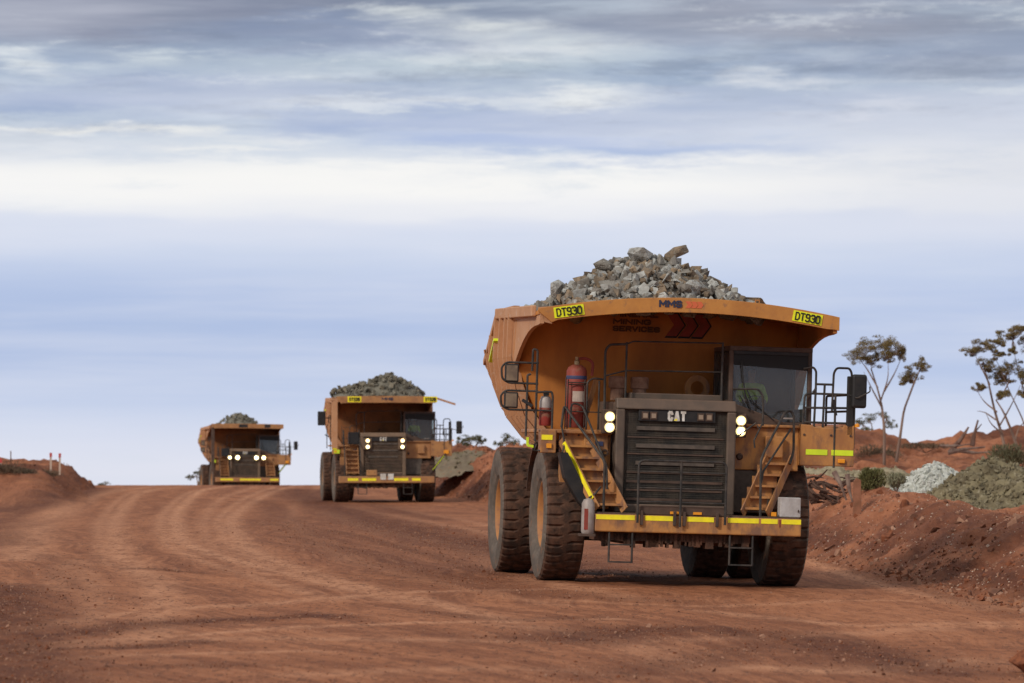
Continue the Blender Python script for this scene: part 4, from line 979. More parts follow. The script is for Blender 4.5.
# ------------------------------------------------------------------ drivers
def person(m, label, cap):
    def skinmesh(name, verts, edges, mt, parent=None, root=0):
        me_ = bpy.data.meshes.new(name); me_.from_pydata([v[:3] for v in verts], edges, [])
        o = bpy.data.objects.new(name, me_); COL.objects.link(o); o.parent = parent
        md = o.modifiers.new('Skin', 'SKIN'); md.use_smooth_shade = True
        if not me_.skin_vertices: return o
        d = me_.skin_vertices[0].data
        for i, v in enumerate(verts):
            d[i].radius = (v[3], v[4] if len(v) > 4 else v[3]); d[i].use_root = (i == root)
        sb = o.modifiers.new('Sub', 'SUBSURF'); sb.levels = 2; sb.render_levels = 2
        me_.materials.append(mt); return o
    X, Y, Z = .12, 1.62, 3.62
    V = [(X, Y, Z, .15, .17), (X - .03, Y, Z + .2, .14, .17), (X - .02, Y, Z + .40, .13, .19), (X + .0, Y, Z + .52, .065), (X + .03, Y, Z + .60, .06), (X + .05, Y, Z + .68, .095, .08), (X + .05, Y, Z + .78, .085, .075),
         (X, Y - .20, Z + .42, .062), (X + .10, Y - .28, Z + .20, .048), (X + .34, Y - .22, Z + .13, .038), (X + .43, Y - .17, Z + .14, .04),
         (X, Y + .20, Z + .42, .062), (X + .10, Y + .28, Z + .20, .048), (X + .34, Y + .22, Z + .13, .038), (X + .43, Y + .17, Z + .14, .04),
         (X + .1, Y - .12, Z - .02, .09), (X + .48, Y - .14, Z + .0, .07), (X + .55, Y - .14, Z - .22, .05),
         (X + .1, Y + .12, Z - .02, .09), (X + .48, Y + .14, Z + .0, .07), (X + .55, Y + .14, Z - .22, .05)]
    E = [(0, 1), (1, 2), (2, 3), (3, 4), (4, 5), (5, 6), (2, 7), (7, 8), (8, 9), (9, 10), (2, 11), (11, 12), (12, 13), (13, 14), (0, 15), (15, 16), (16, 17), (0, 18), (18, 19), (19, 20)]
    o = skinmesh('person', V, E, M['skin']); o.matrix_world = m; tag(o, label, 'person')
    g = lambda i, k: (*V[i][:3], V[i][3] + k, (V[i][4] if len(V[i]) > 4 else V[i][3]) + k)
    ids = [0, 1, 2, 3, 7, 8, 9, 11, 12, 13]
    skinmesh('shirt', [g(i, .02) for i in ids], [(0, 1), (1, 2), (2, 3), (2, 4), (4, 5), (5, 6), (2, 7), (7, 8), (8, 9)], M['hivis'], o)
    ids = [0, 15, 16, 17, 18, 19, 20]
    skinmesh('trousers', [g(i, .018) for i in ids], [(0, 1), (1, 2), (2, 3), (0, 4), (4, 5), (5, 6)], M['navycloth'], o)
    b = MB().lathe([(.112, 0), (.112, .03), (.10, .08), (.06, .125), (.001, .14)], (X + .04, Y, Z + .77), 'z', 20); b.box(X + .1, X + .22, Y - .07, Y + .07, Z + .765, Z + .78)
    b.build('cap', M['navycloth'] if cap else M['helmet'], o, smooth=True)
    for s in (-1, 1):
        MB().lathe([(.001, 0), (.010, .001), (.012, .006)], (0, 0, 0), 'x', 10).build('eye', M['black'], o).location = (X + .143, Y + s * .033, Z + .72)
    MB().add([(X + .135, Y - .016, Z + .675), (X + .135, Y + .016, Z + .675), (X + .17, Y, Z + .68), (X + .14, Y, Z + .72)], [(0, 1, 2), (0, 2, 3), (1, 3, 2), (0, 3, 1)]).build('nose', M['skin'], o)
    MB().box(X + .138, X + .146, Y - .024, Y + .024, Z + .64, Z + .648).build('mouth', M['redmark'], o)
    return o
person(m1, 'person in a yellow hi-vis shirt driving behind the windscreen of the nearest truck', True)
person(m2, 'person in a yellow hi-vis shirt driving behind the windscreen of the second truck', False)

# ------------------------------------------------------------------ loose stones
SM_ = [mat('red_clod', (.22, .074, .033), (.12, .040, .020), scale=6, rough=.95), mat('brown_clod', (.13, .06, .038), (.20, .09, .055), scale=6, rough=.95), mat('tan_stone', (.33, .18, .115), (.24, .12, .075), scale=6, rough=.9)]
PS_ = [mat('pale_chip', (.50, .40, .32), (.38, .26, .19), scale=6, rough=.9), SM_[2]]
def gpts(n, ur, yr, sz, dens=None):
    out = []
    while len(out) < n:
        Y = yr[0] + (yr[1] - yr[0]) * random.random() ** 1.4; u = random.uniform(*ur); x = u + float(xt(Y))
        if abs(x / Y) > .15: continue
        if dens and random.random() > dens(u, Y, x): continue
        out.append((x, Y, u))
    P = np.array(out); z = zsurf(P[:, 0], P[:, 1])
    return [(P[i, 0], P[i, 1], z[i], sz * random.uniform(.5, 1) * (1 if random.random() < .93 else 1.8)) for i in range(n)]
dn = lambda u, Y, x: .08 + .9 * max(0, float(fbm(np.array([x * .35]), np.array([Y * .12]), 3)[0]) * 1.8 + .05)
def dm_at(u, Y): return float(DM[min(np.searchsorted(Ys, Y), len(Ys) - 1), min(np.searchsorted(us, u), len(us) - 1)])
dn2 = lambda u, Y, x: .02 + dm_at(u, Y)
scatter('gravel', gpts(7500, (-13, 5.5), (40, 130), .017, dn) + gpts(9000, (-13, 5.5), (40, 150), .022, dn2) + gpts(900, (-13, 5.5), (43, 140), .042, dn2), SM_, 'small loose clods and gravel strewn over the haul road')
scatter('berm_stones', gpts(5000, (5.4, 11), (58, 140), .032) + gpts(1200, (5.4, 6.9), (58, 140), .075) + gpts(260, (5.4, 8.5), (58, 140), .14), SM_ , 'red clods and stones covering the right berm and its foot')
scatter('pale_stones', gpts(3600, (5.9, 12), (58, 150), .030) + gpts(160, (6, 11), (58, 130), .075), PS_, 'pale stone chips scattered over the right berm')
scatter('bank_stones', gpts(500, (-20, -15.5), (215, 262), .07) + gpts(2500, (5, 9), (185, 250), .10), SM_, 'clods on the far banks beside the crest of the road')
x, Y = ground_px(1022, 672)
b = hull_rock(333, 18); me_ = bpy.data.meshes.new('dirt_clod'); b.to_mesh(me_); b.free(); me_.materials.append(SM_[0])
o = bpy.data.objects.new('dirt_clod', me_); COL.objects.link(o); o.location = (x + .05, Y, zat(x, Y) + .12); o.scale = (.24, .26, .36)
tag(o, 'dark red dirt clod at the bottom right corner of the road', 'dirt clod')

# ------------------------------------------------------------------ heaps behind the berm
def heap(name, label, cx, cy, rx, ry, z0, h, mt, rough=.25, stones=None, rot=0, seed=0, kind=None, fq=1.2, pw=2.0):
    n = 90; V = []; 
    c, s = math.cos(rot), math.sin(rot)
    g = np.linspace(-1, 1, n); A, B = np.meshgrid(g, g)
    r = np.sqrt(A * A + B * B)
    X_ = cx + (A * rx) * c - (B * ry) * s; Y_ = cy + (A * rx) * s + (B * ry) * c
    Z_ = z0 + h * np.clip(1 - r ** pw, -.25, 1) * (1 + .25 * fbm(X_ * .5 + seed, Y_ * .5, 3)) + rough * fbm(X_ * fq + seed, Y_ * fq, 4) + rough * .5 * np.abs(fbm(X_ * 4 + seed, Y_ * 4, 2))
    V = np.stack([X_, Y_, Z_], -1).reshape(-1, 3).tolist(); idx = np.arange(n * n).reshape(n, n)
    Fc = np.stack([idx[:-1, :-1], idx[:-1, 1:], idx[1:, 1:], idx[1:, :-1]], -1).reshape(-1, 4).tolist()
    me_ = bpy.data.meshes.new(name); me_.from_pydata(V, [], Fc); me_.materials.append(mt)
    me_.polygons.foreach_set('use_smooth', [True] * len(Fc))
    o = bpy.data.objects.new(name, me_); COL.objects.link(o); tag(o, label, 'dirt heap' if not kind else kind)
    if stones:
        P = []
        for k in range(stones[0]):
            a = random.uniform(0, 6.28); q_ = math.sqrt(random.random()) * .97; i = int((q_ * math.cos(a) + 1) / 2 * (n - 1)); j = int((q_ * math.sin(a) + 1) / 2 * (n - 1))
            v = V[j * n + i]; P.append((v[0] + random.uniform(-.05, .05), v[1] + random.uniform(-.05, .05), v[2], stones[1] * random.uniform(.4, 1.2)))
        scatter('heap_stones', P, stones[2], None, None, o)
    return o
GH = mat('grey_green_spoil', (.20, .165, .095), (.10, .078, .045), (.30, .26, .18), scale=2.2, rough=.95, bump=.9, bscale=7)
GHS = [mat('grey_green_stone', (.20, .17, .105), (.12, .098, .06), scale=5, rough=.95), GH]
WH = mat('white_rubble', (.50, .51, .46), (.36, .36, .31), (.58, .58, .53), scale=4, rough=.9, bump=.8, bscale=8)
WHS = [mat('white_stone', (.55, .56, .51), (.40, .40, .36), scale=5, rough=.9), WH]
PG = mat('pale_scrub_soil', (.30, .25, .16), (.20, .165, .10), (.36, .31, .22), scale=2, rough=.95, bump=.8, bscale=6)
def pxw(px, py, Y): return (px - 512) / F * Y, Y, HC + (HR - py) / F * Y
x, y, z = pxw(1026, 470, 116); heap('spoil_heap', 'large olive grey heap of broken rock behind the right berm', x, y, 4.0, 3.2, 0.95, 1.28, GH, .42, (2200, .12, GHS), 0, 3)
x, y, z = pxw(940, 500, 110); heap('spoil_heap', 'low olive grey tongue of spoil below the white rubble', x, y, 2.0, 1.6, .80, .60, GH, .15, (600, .10, GHS), 0, 11)
x, y, z = pxw(938, 480, 122); heap('rubble_heap', 'long heap of pale white rubble between scrub and the olive heap', x, y, 2.2, 1.6, .95, 1.42, WH, .2, (1100, .15, WHS), R(10), 5, 'rubble heap')
x, y, z = pxw(902, 480, 117); heap('rubble_heap', 'low spill of pale white rubble just right of the bushes', x, y, 1.5, 1.3, .95, .72, WH, .15, (700, .13, WHS), R(10), 15, 'rubble heap')
x, y, z = pxw(865, 462, 140); heap('spoil_heap', 'pale yellow grey heap with scrub behind the green bush', x, y, 3.0, 2.5, 1.2, 1.15, PG, .2, (500, .09, [PG]), 0, 8)
x, y, z = pxw(815, 462, 138); heap('spoil_heap', 'pale scrubby heap seen beneath the side deck of the nearest truck', x, y, 2.6, 2.2, 1.2, 1.2, PG, .2, (300, .09, [PG]), 0, 21)
x, y, z = pxw(467, 460, 224); heap('spoil_heap', 'grey green scrubby mound between the second truck and the nearest truck', x + 1.0, y, 4.5, 4.0, 2.1, 1.15, mat('scrubby_soil', (.19, .15, .10), (.13, .10, .07), (.22, .11, .065), scale=1.1, rough=.95, bump=.8, bscale=5), .25, (500, .14, GHS), 0, 33)

# ------------------------------------------------------------------ vegetation
def leaf_mat(n, a, b_): return mat(n, a, b_, scale=1.2, rough=.7, spec=.2, lo=.35, hi=.65)
LEAF = leaf_mat('gum_leaf', (.23, .165, .065), (.13, .10, .042)); LEAF2 = leaf_mat('bush_leaf', (.10, .10, .035), (.16, .15, .06)); LEAF3 = leaf_mat('far_leaf', (.14, .125, .06), (.09, .085, .04)); DRY = leaf_mat('dry_scrub', (.10, .065, .042), (.16, .11, .07))
BARK = mat('pale_bark', (.24, .16, .12), (.14, .09, .07), scale=3, rough=.9, stretch=(1, 1, .2)); DEAD = mat('dead_wood', (.11, .055, .038), (.20, .12, .09), scale=4, rough=.95, bump=.5, stretch=(1, 1, .3)); DEADP = mat('grey_dead_wood', (.26, .19, .15), (.16, .10, .08), scale=4, rough=.95)
def leaves(mb, c, rx, rz, n, size, dz=.8, ry=None):
    ry = ry or rx
    for k in range(n):
        while True:
            p = Vector((random.uniform(-1, 1), random.uniform(-1, 1), random.uniform(-1, 1)))
            if p.length < 1 and (p.length > .35 or random.random() < .3): break
        q = Vector((c[0] + p.x * rx, c[1] + p.y * ry, c[2] + p.z * rz * (1 if p.z > 0 else .7)))
        a = Vector((random.gauss(0, .6), random.gauss(0, .6), -dz)).normalized() * size * random.uniform(.6, 1.3); w = a.cross(Vector((random.gauss(0, 1), random.gauss(0, 1), random.gauss(0, 1)))).normalized() * size * .22
        mb.add([q - w, q + w, q + a], [(0, 1, 2)])
def tree(name, label, Y, trunks, blobs, leafm, size=.16, dens=460, r0=.085, bark=BARK, cat='tree', group=None):
    s = F / Y; base = pxw(*trunks[0][0], Y); zb = zat(base[0], Y) - .1
    root = empty(name, (base[0], Y, zb)); tag(root, label, cat, group); L0 = Vector(root.location)
    tips = []
    tk = MB(); br = MB()
    for i, tr in enumerate(trunks):
        P = []
        dy = 0
        for k, p in enumerate(tr):
            w = Vector(pxw(*p, Y)); 
            if k: dy += random.uniform(-.35, .35)
            w.y += dy
            if i == 0 and k == 0: w.z = zb
            P.append(w - L0)
        (tk if i < 2 else br).tube(P, r0 * (1 if i < 2 else .5), 6, r2=r0 * (.4 if i < 2 else .12), rnd=.4)
    tips = [Vector(pxw(*tr[-1], Y)) - L0 for tr in trunks]
    cr = MB()
    for bx, by, rx, ry in blobs:
        c = Vector(pxw(bx, by, Y)) - L0; c.y += random.uniform(-.8, .8); R_ = rx / s
        # twigs into the clump
        near = min(tips, key=lambda t: (t - c).length)
        for k in range(9):
            e = c + Vector((random.uniform(-.7, .7) * R_, random.uniform(-.7, .7) * R_, random.uniform(-.3, .3) * ry / s)); mid_ = (near + e) / 2 + Vector((random.uniform(-.15, .15), random.uniform(-.15, .15), -.08))
            br.tube([near, mid_, e], r0 * .16, 4, r2=.008)
        for k in range(17):
            cc = c + Vector((max(-1, min(1, random.gauss(0, .55))) * R_, max(-1, min(1, random.gauss(0, .5))) * R_, max(-.9, min(.9, random.gauss(0, .5))) * ry / s))
            leaves(cr, cc, R_ * random.uniform(.2, .5), ry / s * random.uniform(.25, .6), int(dens * random.uniform(.4, 1.3) / 4.2), size * .46)
    tk.build('trunk', bark, root, smooth=True)
    if br.v: br.build('branches', bark, root)
    cr.build('crown', leafm, root, recalc=False)
    return root
tree('gum_tree', 'slender gum tree with two thin trunks right behind the nearest truck mirror', 190,
     [[(884, 462), (884, 430), (882, 405), (878, 388), (872, 368)], [(896, 462), (900, 436), (904, 410), (912, 388), (920, 370)],
      [(881, 400), (888, 378), (888, 358)], [(878, 388), (866, 366), (857, 356)], [(884, 392), (896, 372), (902, 356)], [(909, 396), (914, 382), (911, 376)], [(882, 408), (870, 386), (864, 372)]],
     [(856, 356, 13, 8), (868, 346, 13, 8), (882, 342, 13, 7), (893, 350, 11, 8), (870, 360, 10, 7), (902, 352, 7, 8), (912, 374, 10, 8), (921, 364, 8, 7), (907, 380, 7, 4), (886, 356, 9, 6)], LEAF, group='gum trees on the right')
tree('gum_tree', 'spreading gum tree with many bare forks at the right edge of the picture', 186,
     [[(1009, 455), (1003, 436), (996, 410), (990, 385), (984, 362)], [(1022, 462), (1012, 432), (1003, 412), (996, 400)],
      [(997, 412), (985, 402), (978, 392)], [(990, 385), (980, 365), (975, 354)], [(1000, 400), (1010, 380), (1008, 372)], [(1030, 450), (1024, 420), (1012, 395), (1000, 368), (990, 348)], [(1035, 440), (1028, 400), (1018, 370), (1013, 340)], [(996, 420), (985, 412), (977, 411)],
      [(1040, 450), (1035, 400), (1030, 360), (1028, 335)], [(1000, 425), (1012, 405), (1022, 385)], [(1003, 434), (990, 424), (985, 412)], [(1015, 440), (1020, 425), (1034, 418)]],
     [(972, 351, 9, 5), (983, 345, 10, 6), (994, 343, 8, 5), (985, 364, 10, 6), (999, 372, 9, 6), (1011, 368, 11, 7), (1005, 379, 9, 5), (1008, 334, 9, 5), (1018, 331, 9, 5), (980, 387, 7, 5), (1001, 395, 6, 4), (1023, 376, 8, 8), (1011, 351, 4, 4), (1030, 345, 9, 9), (1036, 365, 9, 8), (1026, 395, 6, 4), (998, 354, 5, 3)], LEAF, group='gum trees on the right')
tree('gum_tree', 'small distant gum tree seen low behind the mirror and left gum trunk', 250,
     [[(876, 452), (874, 438), (872, 424)], [(876, 440), (884, 428), (886, 418)], [(874, 432), (862, 424)]], [(858, 422, 9, 4), (870, 418, 9, 5), (882, 414, 9, 4), (865, 430, 6, 3), (890, 424, 6, 4)], LEAF3, .2, 160, .08)
tree('gum_tree', 'blurred rounded tree between the second truck mirror and the nearest truck', 300,
     [[(470, 460), (470, 450), (471, 444)], [(472, 452), (476, 446), (480, 440)]], [(461, 442, 6, 5), (471, 438, 8, 4), (480, 440, 5, 4), (465, 446, 4, 3)], LEAF3, .24, 260, .10)
tree('gum_tree', 'blurred dark treetop directly above the rear tyre of the nearest truck', 300,
     [[(506, 460), (506, 448), (506, 442)]], [(500, 444, 5, 5), (508, 439, 6, 5), (514, 444, 5, 5)], LEAF3, .24, 200, .10)
tree('acacia_tree', 'small dark acacia at the left rear wheels of the farthest truck', 330,
     [[(198, 492), (198, 482), (196, 476)], [(198, 484), (204, 476), (206, 472)]], [(190, 477, 5, 2.5), (197, 473, 5, 2.5), (205, 470, 5, 3), (203, 479, 4, 2)], LEAF3, .24, 120, .09)
tree('acacia_tree', 'tiny dark flat-topped tree on the horizon right of the left bank', 330,
     [[(104, 492), (104, 488), (103, 485)]], [(101, 484, 3, 1.4), (106, 483, 4, 1.6)], LEAF3, .2, 60, .07)
def bush(name, label, px, py, Y, rx, rz, m, n=900, size=.12, up=1.0, group=None):
    x, y, z = pxw(px, py, Y); zb = zat(x, y) ; z = zb - .06 if px < 60 else z
    root = empty(name, (x, y, z)); tag(root, label, 'bush', group)
    mb = MB(); st = MB()
    for k in range(16):
        a = random.uniform(0, 6.28); st.tube([(0, 0, -.15), (math.cos(a) * rx * .7, math.sin(a) * rx * .7, rz * random.uniform(.8, 1.6))], .012, 4, r2=.004)
    lobes = [(random.uniform(-.55, .55), random.uniform(-.5, .5), random.uniform(.0, .5), random.uniform(.35, .75)) for _ in range(8)]
    for k in range(n):
        a = random.uniform(0, 6.28); t = random.random() ** .5 * (1 if random.random() < .9 else 1.25); h = random.random()
        k2 = rx * t * (1.1 - .5 * h); k2 = rx * t * math.sin(math.pi * (.18 + .75 * h)) ** .6; lb = random.choice(lobes); c = Vector((lb[0] * rx + math.cos(a) * k2 * lb[3], lb[1] * rx + math.sin(a) * k2 * lb[3], lb[2] * rz * 1.2 + h * rz * 2 * lb[3]))
        d = Vector((math.cos(a) * t * .6 + random.gauss(0, .3), math.sin(a) * t * .6 + random.gauss(0, .3), up * random.uniform(.4, 1.2))).normalized() * size; w = d.cross(Vector((random.gauss(0, 1), random.gauss(0, 1), 0))).normalized() * size * .13
        mb.add([c - w, c + w, c + d], [(0, 1, 2)])
    st.build('stems', DEAD, root); mb.build('foliage', m, root, recalc=False)
    return root
bush('bush', 'dense dark green bush beside the wooden stake and white rubble', 872, 492, 108, .36, .38, LEAF2, 3200, .10)
bush('bush', 'pale grey green tuft on the left end of the white rubble', 896, 489, 110, .26, .27, leaf_mat('pale_leaf', (.30, .29, .19), (.20, .19, .11)), 1500, .09)
bush('bush', 'brown dry scrub at the feet of the left gum tree', 880, 462, 196, 1.3, .42, DRY, 1500, .18)
bush('bush', 'brown dry scrub on the ridge crest right of the left gum tree', 925, 450, 200, 1.6, .16, DRY, 900, .16)
bush('bush', 'grey green scrub at the right picture edge above the olive heap', 1015, 468, 125, .9, .45, leaf_mat('olive_leaf', (.14, .13, .07), (.10, .09, .05)), 1500, .14)
bush('bush', 'dusty scrub low on the left bank at the picture edge', 4, 500, 214, 1.2, .42, DRY, 1700, .15)
bush('bush', 'dark olive scrub at the foot of the left bank, second from the picture edge', 24, 496, 218, 1.0, .34, leaf_mat('bank_leaf', (.085, .062, .040), (.12, .09, .06)), 1500, .15)
bush('bush', 'low brown scrub at the foot of the left bank, third from the picture edge', 46, 492, 224, 1.0, .22, DRY, 900, .14)

# ------------------------------------------------------------------ dead wood, stakes
def wood(name, label, Y, lines, m=DEAD, cat='dead branch', seat=False):
    x, y, z = pxw(*lines[0][0][0], Y); root_off = Vector((x, y, z)); mb = MB()
    for pts, r in lines:
        P = []; dy = 0
        for i, p in enumerate(pts):
            w = Vector(pxw(*p, Y)); dy += random.uniform(-.2, .2) if i else 0; w.y += dy; P.append(w - root_off)
        mb.tube(P, r, 7, r2=r * .35, rnd=.15)
    o = mb.build(name, m, None, smooth=True); o.location = root_off; tag(o, label, cat); return o
_rt = [([(800, 490), (822, 482), (846, 490)], .09), ([(806, 496), (838, 498), (872, 506)], .09)]
for k in range(34):
    a_, b_ = random.uniform(803, 866), random.uniform(478, 504); an = random.gauss(0, .7); ln = random.uniform(8, 22)
    _rt.append(([(a_, b_), (a_ + ln * .5 * math.cos(an), b_ - ln * .5 * math.sin(an) + random.uniform(-3, 3)), (a_ + ln * math.cos(an), b_ - ln * math.sin(an) * .8)], random.uniform(.025, .06)))
wood('tree_root', 'tangled dark roots and logs behind the berm right of the nearest truck', 109, _rt, mat('dark_root', (.055, .028, .02), (.12, .07, .05), scale=4, rough=.95), 'dead roots')
wood('log', 'short grey dead log propped in the root tangle', 104, [([(834, 472), (840, 484), (846, 500)], .08), ([(847, 474), (849, 490), (852, 502)], .07)], DEADP, 'dead log')
wood('dead_branch', 'bent dead branch sticking up from the red bank, left of the straighter one', 196, [([(950, 452), (960, 441), (966, 432), (969, 427)], .14), ([(958, 442), (955, 450)], .08)], DEAD)
wood('dead_branch', 'straight dead branch sticking up from the red bank, right of the bent one', 196, [([(972, 446), (974, 434), (978, 420)], .13), ([(975, 432), (982, 424)], .0 + .05)], DEAD)
wood('fallen_log', 'fallen grey logs lying along the top of the red bank', 194, [([(948, 453), (965, 449), (985, 447)], .12), ([(952, 450), (975, 453), (992, 452)], .10), ([(940, 446), (958, 446), (970, 444)], .08)], DEADP, 'dead log')
wood('fallen_log', 'dark dead log leaning across the red bank under the right gum tree', 188, [([(984, 466), (995, 452), (1008, 446)], .14), ([(1000, 450), (1012, 455), (1020, 470)], .07)], DEAD, 'dead log')
def stake(label, px, top, bot, Y, w, tip):
    x, y, z = pxw(px, bot, Y); h = (bot - top) / F * Y; root = empty('survey_stake', (x, y, z)); tag(root, label, 'stake', 'survey stakes')
    MB().box(-w / 2, w / 2, -.02, .02, -.35, h).build('post', mat('stake_wood', (.5, .38, .3), rough=.9) if tip else DEAD, root)
    if tip: MB().box(-w * .62, w * .62, -.035, .035, h * .74, h + .01).build('painted_tip', mat('pink_tip', (.48, .07, .06), rough=.7), root)
    return root
stake('pale stake with red tip at the left edge of the picture', 1, 459, 474, 226, .12, True)
stake('pale stake with red tip on the left bank, left one of a close pair', 51, 453, 468, 232, .12, True)
stake('pale stake with red tip on the left bank, right one of a close pair', 60, 453.5, 469, 234, .12, True)
stake('thin dark bare post on the left bank', 11, 451, 468, 228, .06, False)
x, y, z = pxw(857, 503, 104); o = MB().prism([(-.12, -.4), (.11, -.4), (.10, .62), (-.02, .68), (-.10, .60)], -.06, .06, 'xz').build('wooden_post', mat('red_wood', (.30, .13, .075), (.2, .09, .05), scale=4, rough=.9), None, bevel=.01); o.location = (x, y, z); tag(o, 'short reddish wooden post standing behind the berm beside the bush', 'post')

# ------------------------------------------------------------------ world, light, camera
w = bpy.data.worlds.new('World'); sc.world = w; w.use_nodes = True; nt = w.node_tree; N = nt.nodes; L = nt.links
for n in list(N): N.remove(n)
out = N.new('ShaderNodeOutputWorld'); bg = N.new('ShaderNodeBackground'); L.new(bg.outputs[0], out.inputs[0])
sky = N.new('ShaderNodeTexSky'); sky.sky_type = 'NISHITA'; sky.sun_disc = False; SE, SA = R(33), R(250); sky.sun_elevation = SE
sunv = Vector((-.68, -.73, 0)).normalized()
sky.sun_rotation = math.atan2(sunv.x, sunv.y)
tc = N.new('ShaderNodeTexCoord'); sp = N.new('ShaderNodeSeparateXYZ'); L.new(tc.outputs['Generated'], sp.inputs[0])
def mt_(op, a, b_=None, cl=False):
    x = N.new('ShaderNodeMath'); x.operation = op; x.use_clamp = cl
    for i, v in enumerate((a, b_)):
        if v is None: continue
        if isinstance(v, (int, float)): x.inputs[i].default_value = v
        else: L.new(v, x.inputs[i])
    return x.outputs[0]
az_ = mt_('ARCTAN2', sp.outputs[0], sp.outputs[1]); el = sp.outputs[2]
def cn(sx, sy, off, d=5, r=.55, dist=0):
    c = N.new('ShaderNodeCombineXYZ'); L.new(mt_('MULTIPLY', az_, sx), c.inputs[0]); L.new(mt_('MULTIPLY', el, sy), c.inputs[1]); c.inputs[2].default_value = off
    n = N.new('ShaderNodeTexNoise'); n.inputs['Scale'].default_value = 1; n.inputs['Detail'].default_value = d; n.inputs['Roughness'].default_value = r; n.inputs['Distortion'].default_value = dist; L.new(c.outputs[0], n.inputs['Vector']); return n.outputs['Fac']
def wr(v, a, c, o0=0., o1=1.):
    r = N.new('ShaderNodeMapRange'); r.interpolation_type = 'SMOOTHSTEP'; r.inputs[1].default_value = a; r.inputs[2].default_value = c; r.inputs[3].default_value = o0; r.inputs[4].default_value = o1; L.new(v, r.inputs[0]); return r.outputs[0]
def wm(f, a, c):
    x = N.new('ShaderNodeMix'); x.data_type = 'RGBA'; L.new(f, x.inputs[0])
    for i, v in ((6, a), (7, c)):
        if isinstance(v, tuple): x.inputs[i].default_value = (*v, 1)
        else: L.new(v, x.inputs[i])
    return x.outputs[2]
def lin(r, g, b_): return tuple((((v / 255) + .055) / 1.055) ** 2.4 for v in (r, g, b_))
warp = mt_('MULTIPLY', mt_('SUBTRACT', cn(9, 45, 1.7, 4), .5), .022)
e2 = mt_('ADD', el, mt_('MULTIPLY', warp, wr(el, .02, .07, .2, 1)))
ramp = N.new('ShaderNodeValToRGB'); L.new(mt_('DIVIDE', e2, .14, True), ramp.inputs[0])
cr = ramp.color_ramp; cr.interpolation = 'B_SPLINE'
stops = [(470, (226, 227, 238)), (430, (214, 220, 237)), (390, (192, 205, 232)), (340, (178, 194, 227)), (290, (190, 203, 231)), (250, (208, 217, 236)), (222, (216, 222, 238)), (212, (236, 237, 241)), (190, (250, 248, 245)), (160, (246, 245, 243)), (140, (214, 220, 229)), (120, (172, 186, 210)), (90, (160, 177, 202)), (60, (158, 173, 196)), (30, (138, 152, 176)), (0, (120, 132, 154))]
while len(cr.elements) < len(stops): cr.elements.new(.5)
for e_, (row, c) in zip(cr.elements, stops): e_.position = (470 - row) / F / .14; e_.color = (*lin(*c), 1)
colr = ramp.outputs[0]
deck = cn(15, 85, 33.3, 9, .68, .3)
colr = wm(mt_('MULTIPLY', wr(deck, .52, .68), wr(e2, .066, .084, .12, .55)), colr, lin(206, 216, 228))
colr = wm(mt_('MULTIPLY', wr(cn(11, 95, 41.0, 9, .7, .3), .47, .62), wr(mt_('ABSOLUTE', mt_('SUBTRACT', el, .086)), .0, .014, .62, 0)), colr, lin(198, 209, 226))
wx = mt_('MULTIPLY', mt_('SUBTRACT', cn(9, 50, 3.1, 6, .62), .5), .13); wy = mt_('MULTIPLY', mt_('SUBTRACT', cn(12, 75, 7.7, 8, .68), .5), .026)
AX = mt_('ADD', az_, wx); EY = mt_('ADD', el, wy)
streak = cn(7, 60, 14.2, 8, .62, .5)
def bank(px, row, rx, ry, col_, amt, sl_=0):
    global colr
    br_ = col_[0] > 200
    dx = mt_('DIVIDE', mt_('SUBTRACT', AX, (px - 512) / F), rx / F)
    ey = mt_('SUBTRACT', mt_('SUBTRACT', EY, (HR - row) / F), mt_('MULTIPLY', mt_('SUBTRACT', AX, (px - 512) / F), sl_))
    dy = mt_('DIVIDE', ey, ry / F)
    d = mt_('SQRT', mt_('ADD', mt_('MULTIPLY', dx, dx), mt_('MULTIPLY', dy, dy)))
    fac = wr(d, 1.3, .0, 0, amt)
    if br_: fac = mt_('MULTIPLY', fac, wr(streak, .38, .58, .25, 1))
    colr = wm(fac, colr, lin(*col_))
colr = wm(mt_('MULTIPLY', wr(streak, .46, .62), wr(e2, .082, .092, 0, .55)), colr, lin(200, 211, 222))
BANKS = [(90, 15, 420, 30, (128, 134, 156), .9), (820, 22, 330, 26, (134, 140, 158), .9), (1000, 60, 200, 30, (150, 158, 178), .7), (330, 30, 160, 14, (134, 148, 176), .8), (40, 98, 220, 20, (150, 168, 202), .9), (230, 82, 200, 14, (152, 168, 198), .8),
         (480, 118, 330, 20, (164, 180, 212), 1), (640, 148, 260, 18, (176, 192, 222), 1), (520, 140, 160, 14, (172, 188, 222), .9), (900, 110, 260, 30, (178, 188, 208), .7), (720, 110, 180, 22, (166, 180, 208), .6),
         (45, 58, 50, 9, (234, 238, 238), 1, -.08), (260, 62, 170, 8, (222, 230, 232), .95, .05), (418, 20, 60, 7, (230, 234, 232), .9), (500, 42, 110, 11, (235, 237, 232), .85), (470, 62, 200, 22, (196, 208, 216), .7), (590, 94, 100, 8, (242, 243, 240), 1),
         (440, 97, 120, 4, (232, 236, 236), .9), (800, 76, 45, 9, (228, 230, 234), .9), (880, 115, 60, 6, (212, 216, 226), .8), (120, 132, 200, 5, (248, 246, 240), .9), (230, 120, 60, 8, (210, 220, 230), .7), (960, 78, 120, 5, (190, 198, 212), .7), (230, 148, 60, 4, (250, 247, 240), .8)]
for b__ in BANKS:
    b__ = list(b__)
    if b__[4][0] > 200: b__[3] *= 1.5; b__[2] *= 1.15; b__[5] *= .85
    bank(*b__)
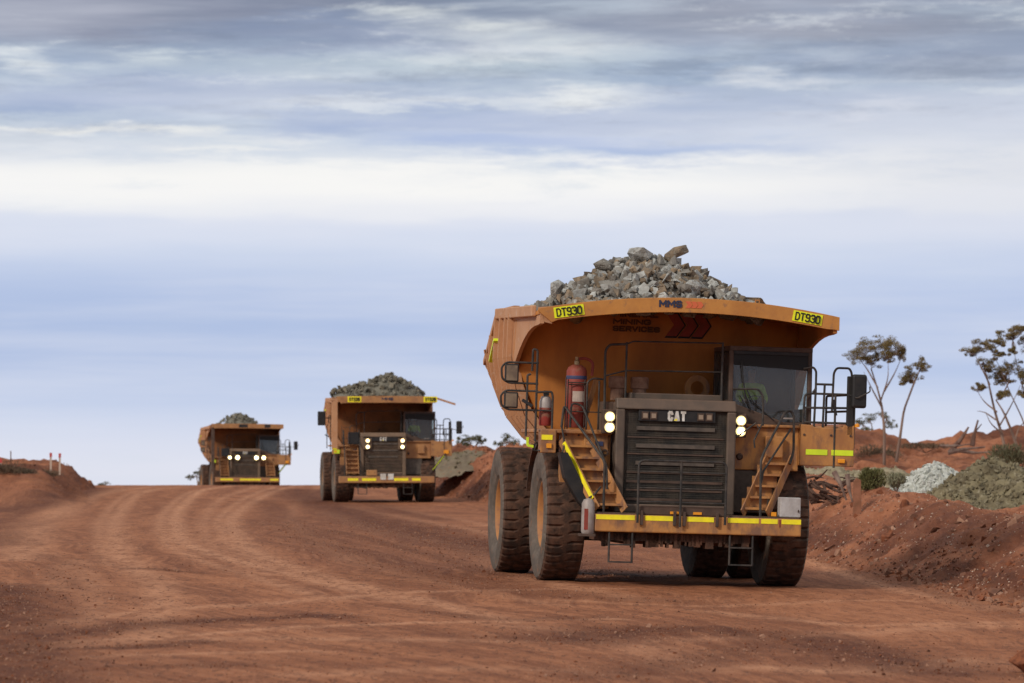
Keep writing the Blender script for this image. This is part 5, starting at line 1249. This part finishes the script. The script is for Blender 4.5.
colr = wm(mt_('MULTIPLY', wr(cn(18, 110, 51.0, 9, .72, .2), .5, .66), wr(e2, .08, .095, 0, .38)), colr, lin(118, 130, 152))
colr = wm(mt_('MULTIPLY', wr(cn(16, 90, 57.0, 9, .72, .2), .54, .68), wr(e2, .08, .095, 0, .5)), colr, lin(226, 231, 233))
colr = wm(mt_('MULTIPLY', wr(az_, .06, -.14), wr(mt_('ABSOLUTE', mt_('SUBTRACT', el, .036)), .0, .026, .6, 0)), colr, lin(166, 185, 221))
# right side: the white band dies out into grey
colr = wm(mt_('MULTIPLY', wr(az_, .03, .14), wr(mt_('ABSOLUTE', mt_('SUBTRACT', el, .078)), .0, .03, .55, 0)), colr, lin(203, 208, 223))
soft = wr(cn(5, 70, 21, 6), .38, .7, 0, .42)
colr = wm(soft, colr, lin(228, 230, 240))
hi = wr(el, .13, .75)
colr = wm(hi, colr, (.98, .94, .90))
nsk = N.new('ShaderNodeVectorMath'); nsk.operation = 'SCALE'; nsk.inputs['Scale'].default_value = .10; L.new(sky.outputs[0], nsk.inputs[0])
f_ = N.new('ShaderNodeValue'); f_.outputs[0].default_value = .10
colr = wm(mt_('MULTIPLY', wr(el, .12, .4), .25), colr, nsk.outputs[0])
hue = N.new('ShaderNodeMix'); hue.data_type = 'RGBA'; hue.blend_type = 'MULTIPLY'; hue.inputs[0].default_value = 1; L.new(colr, hue.inputs[6]); hue.inputs[7].default_value = (.955, .962, .968, 1)
L.new(hue.outputs[2], bg.inputs[0]); bg.inputs[1].default_value = 1.0
sl = bpy.data.lights.new('sun', 'SUN'); sl.energy = 2.0; sl.angle = R(8); sl.color = (1, .93, .84)
so = bpy.data.objects.new('sun', sl); COL.objects.link(so)
dirv = Vector((sunv.x * math.cos(SE), sunv.y * math.cos(SE), math.sin(SE)))
so.rotation_euler = dirv.to_track_quat('Z', 'Y').to_euler(); so.location = dirv * 50

cam = bpy.data.cameras.new('camera'); co = bpy.data.objects.new('camera', cam); COL.objects.link(co)
cam.sensor_width = 36; cam.lens = F / 1024 * 36; cam.clip_end = 5000; cam.clip_start = .5
co.location = (0, 0, HC); co.rotation_euler = (R(90) + math.atan((HR - 341.5) / F), 0, 0)
cam.dof.use_dof = True; cam.dof.focus_distance = 77; cam.dof.aperture_fstop = 2.5
sc.camera = co
sc.view_settings.view_transform = 'Standard'; sc.view_settings.look = 'None'; sc.view_settings.exposure = .06; sc.view_settings.gamma = 1
sc.cycles.max_bounces = 6; sc.cycles.transparent_max_bounces = 8; sc.cycles.use_denoising = True; sc.cycles.sample_clamp_indirect = 4
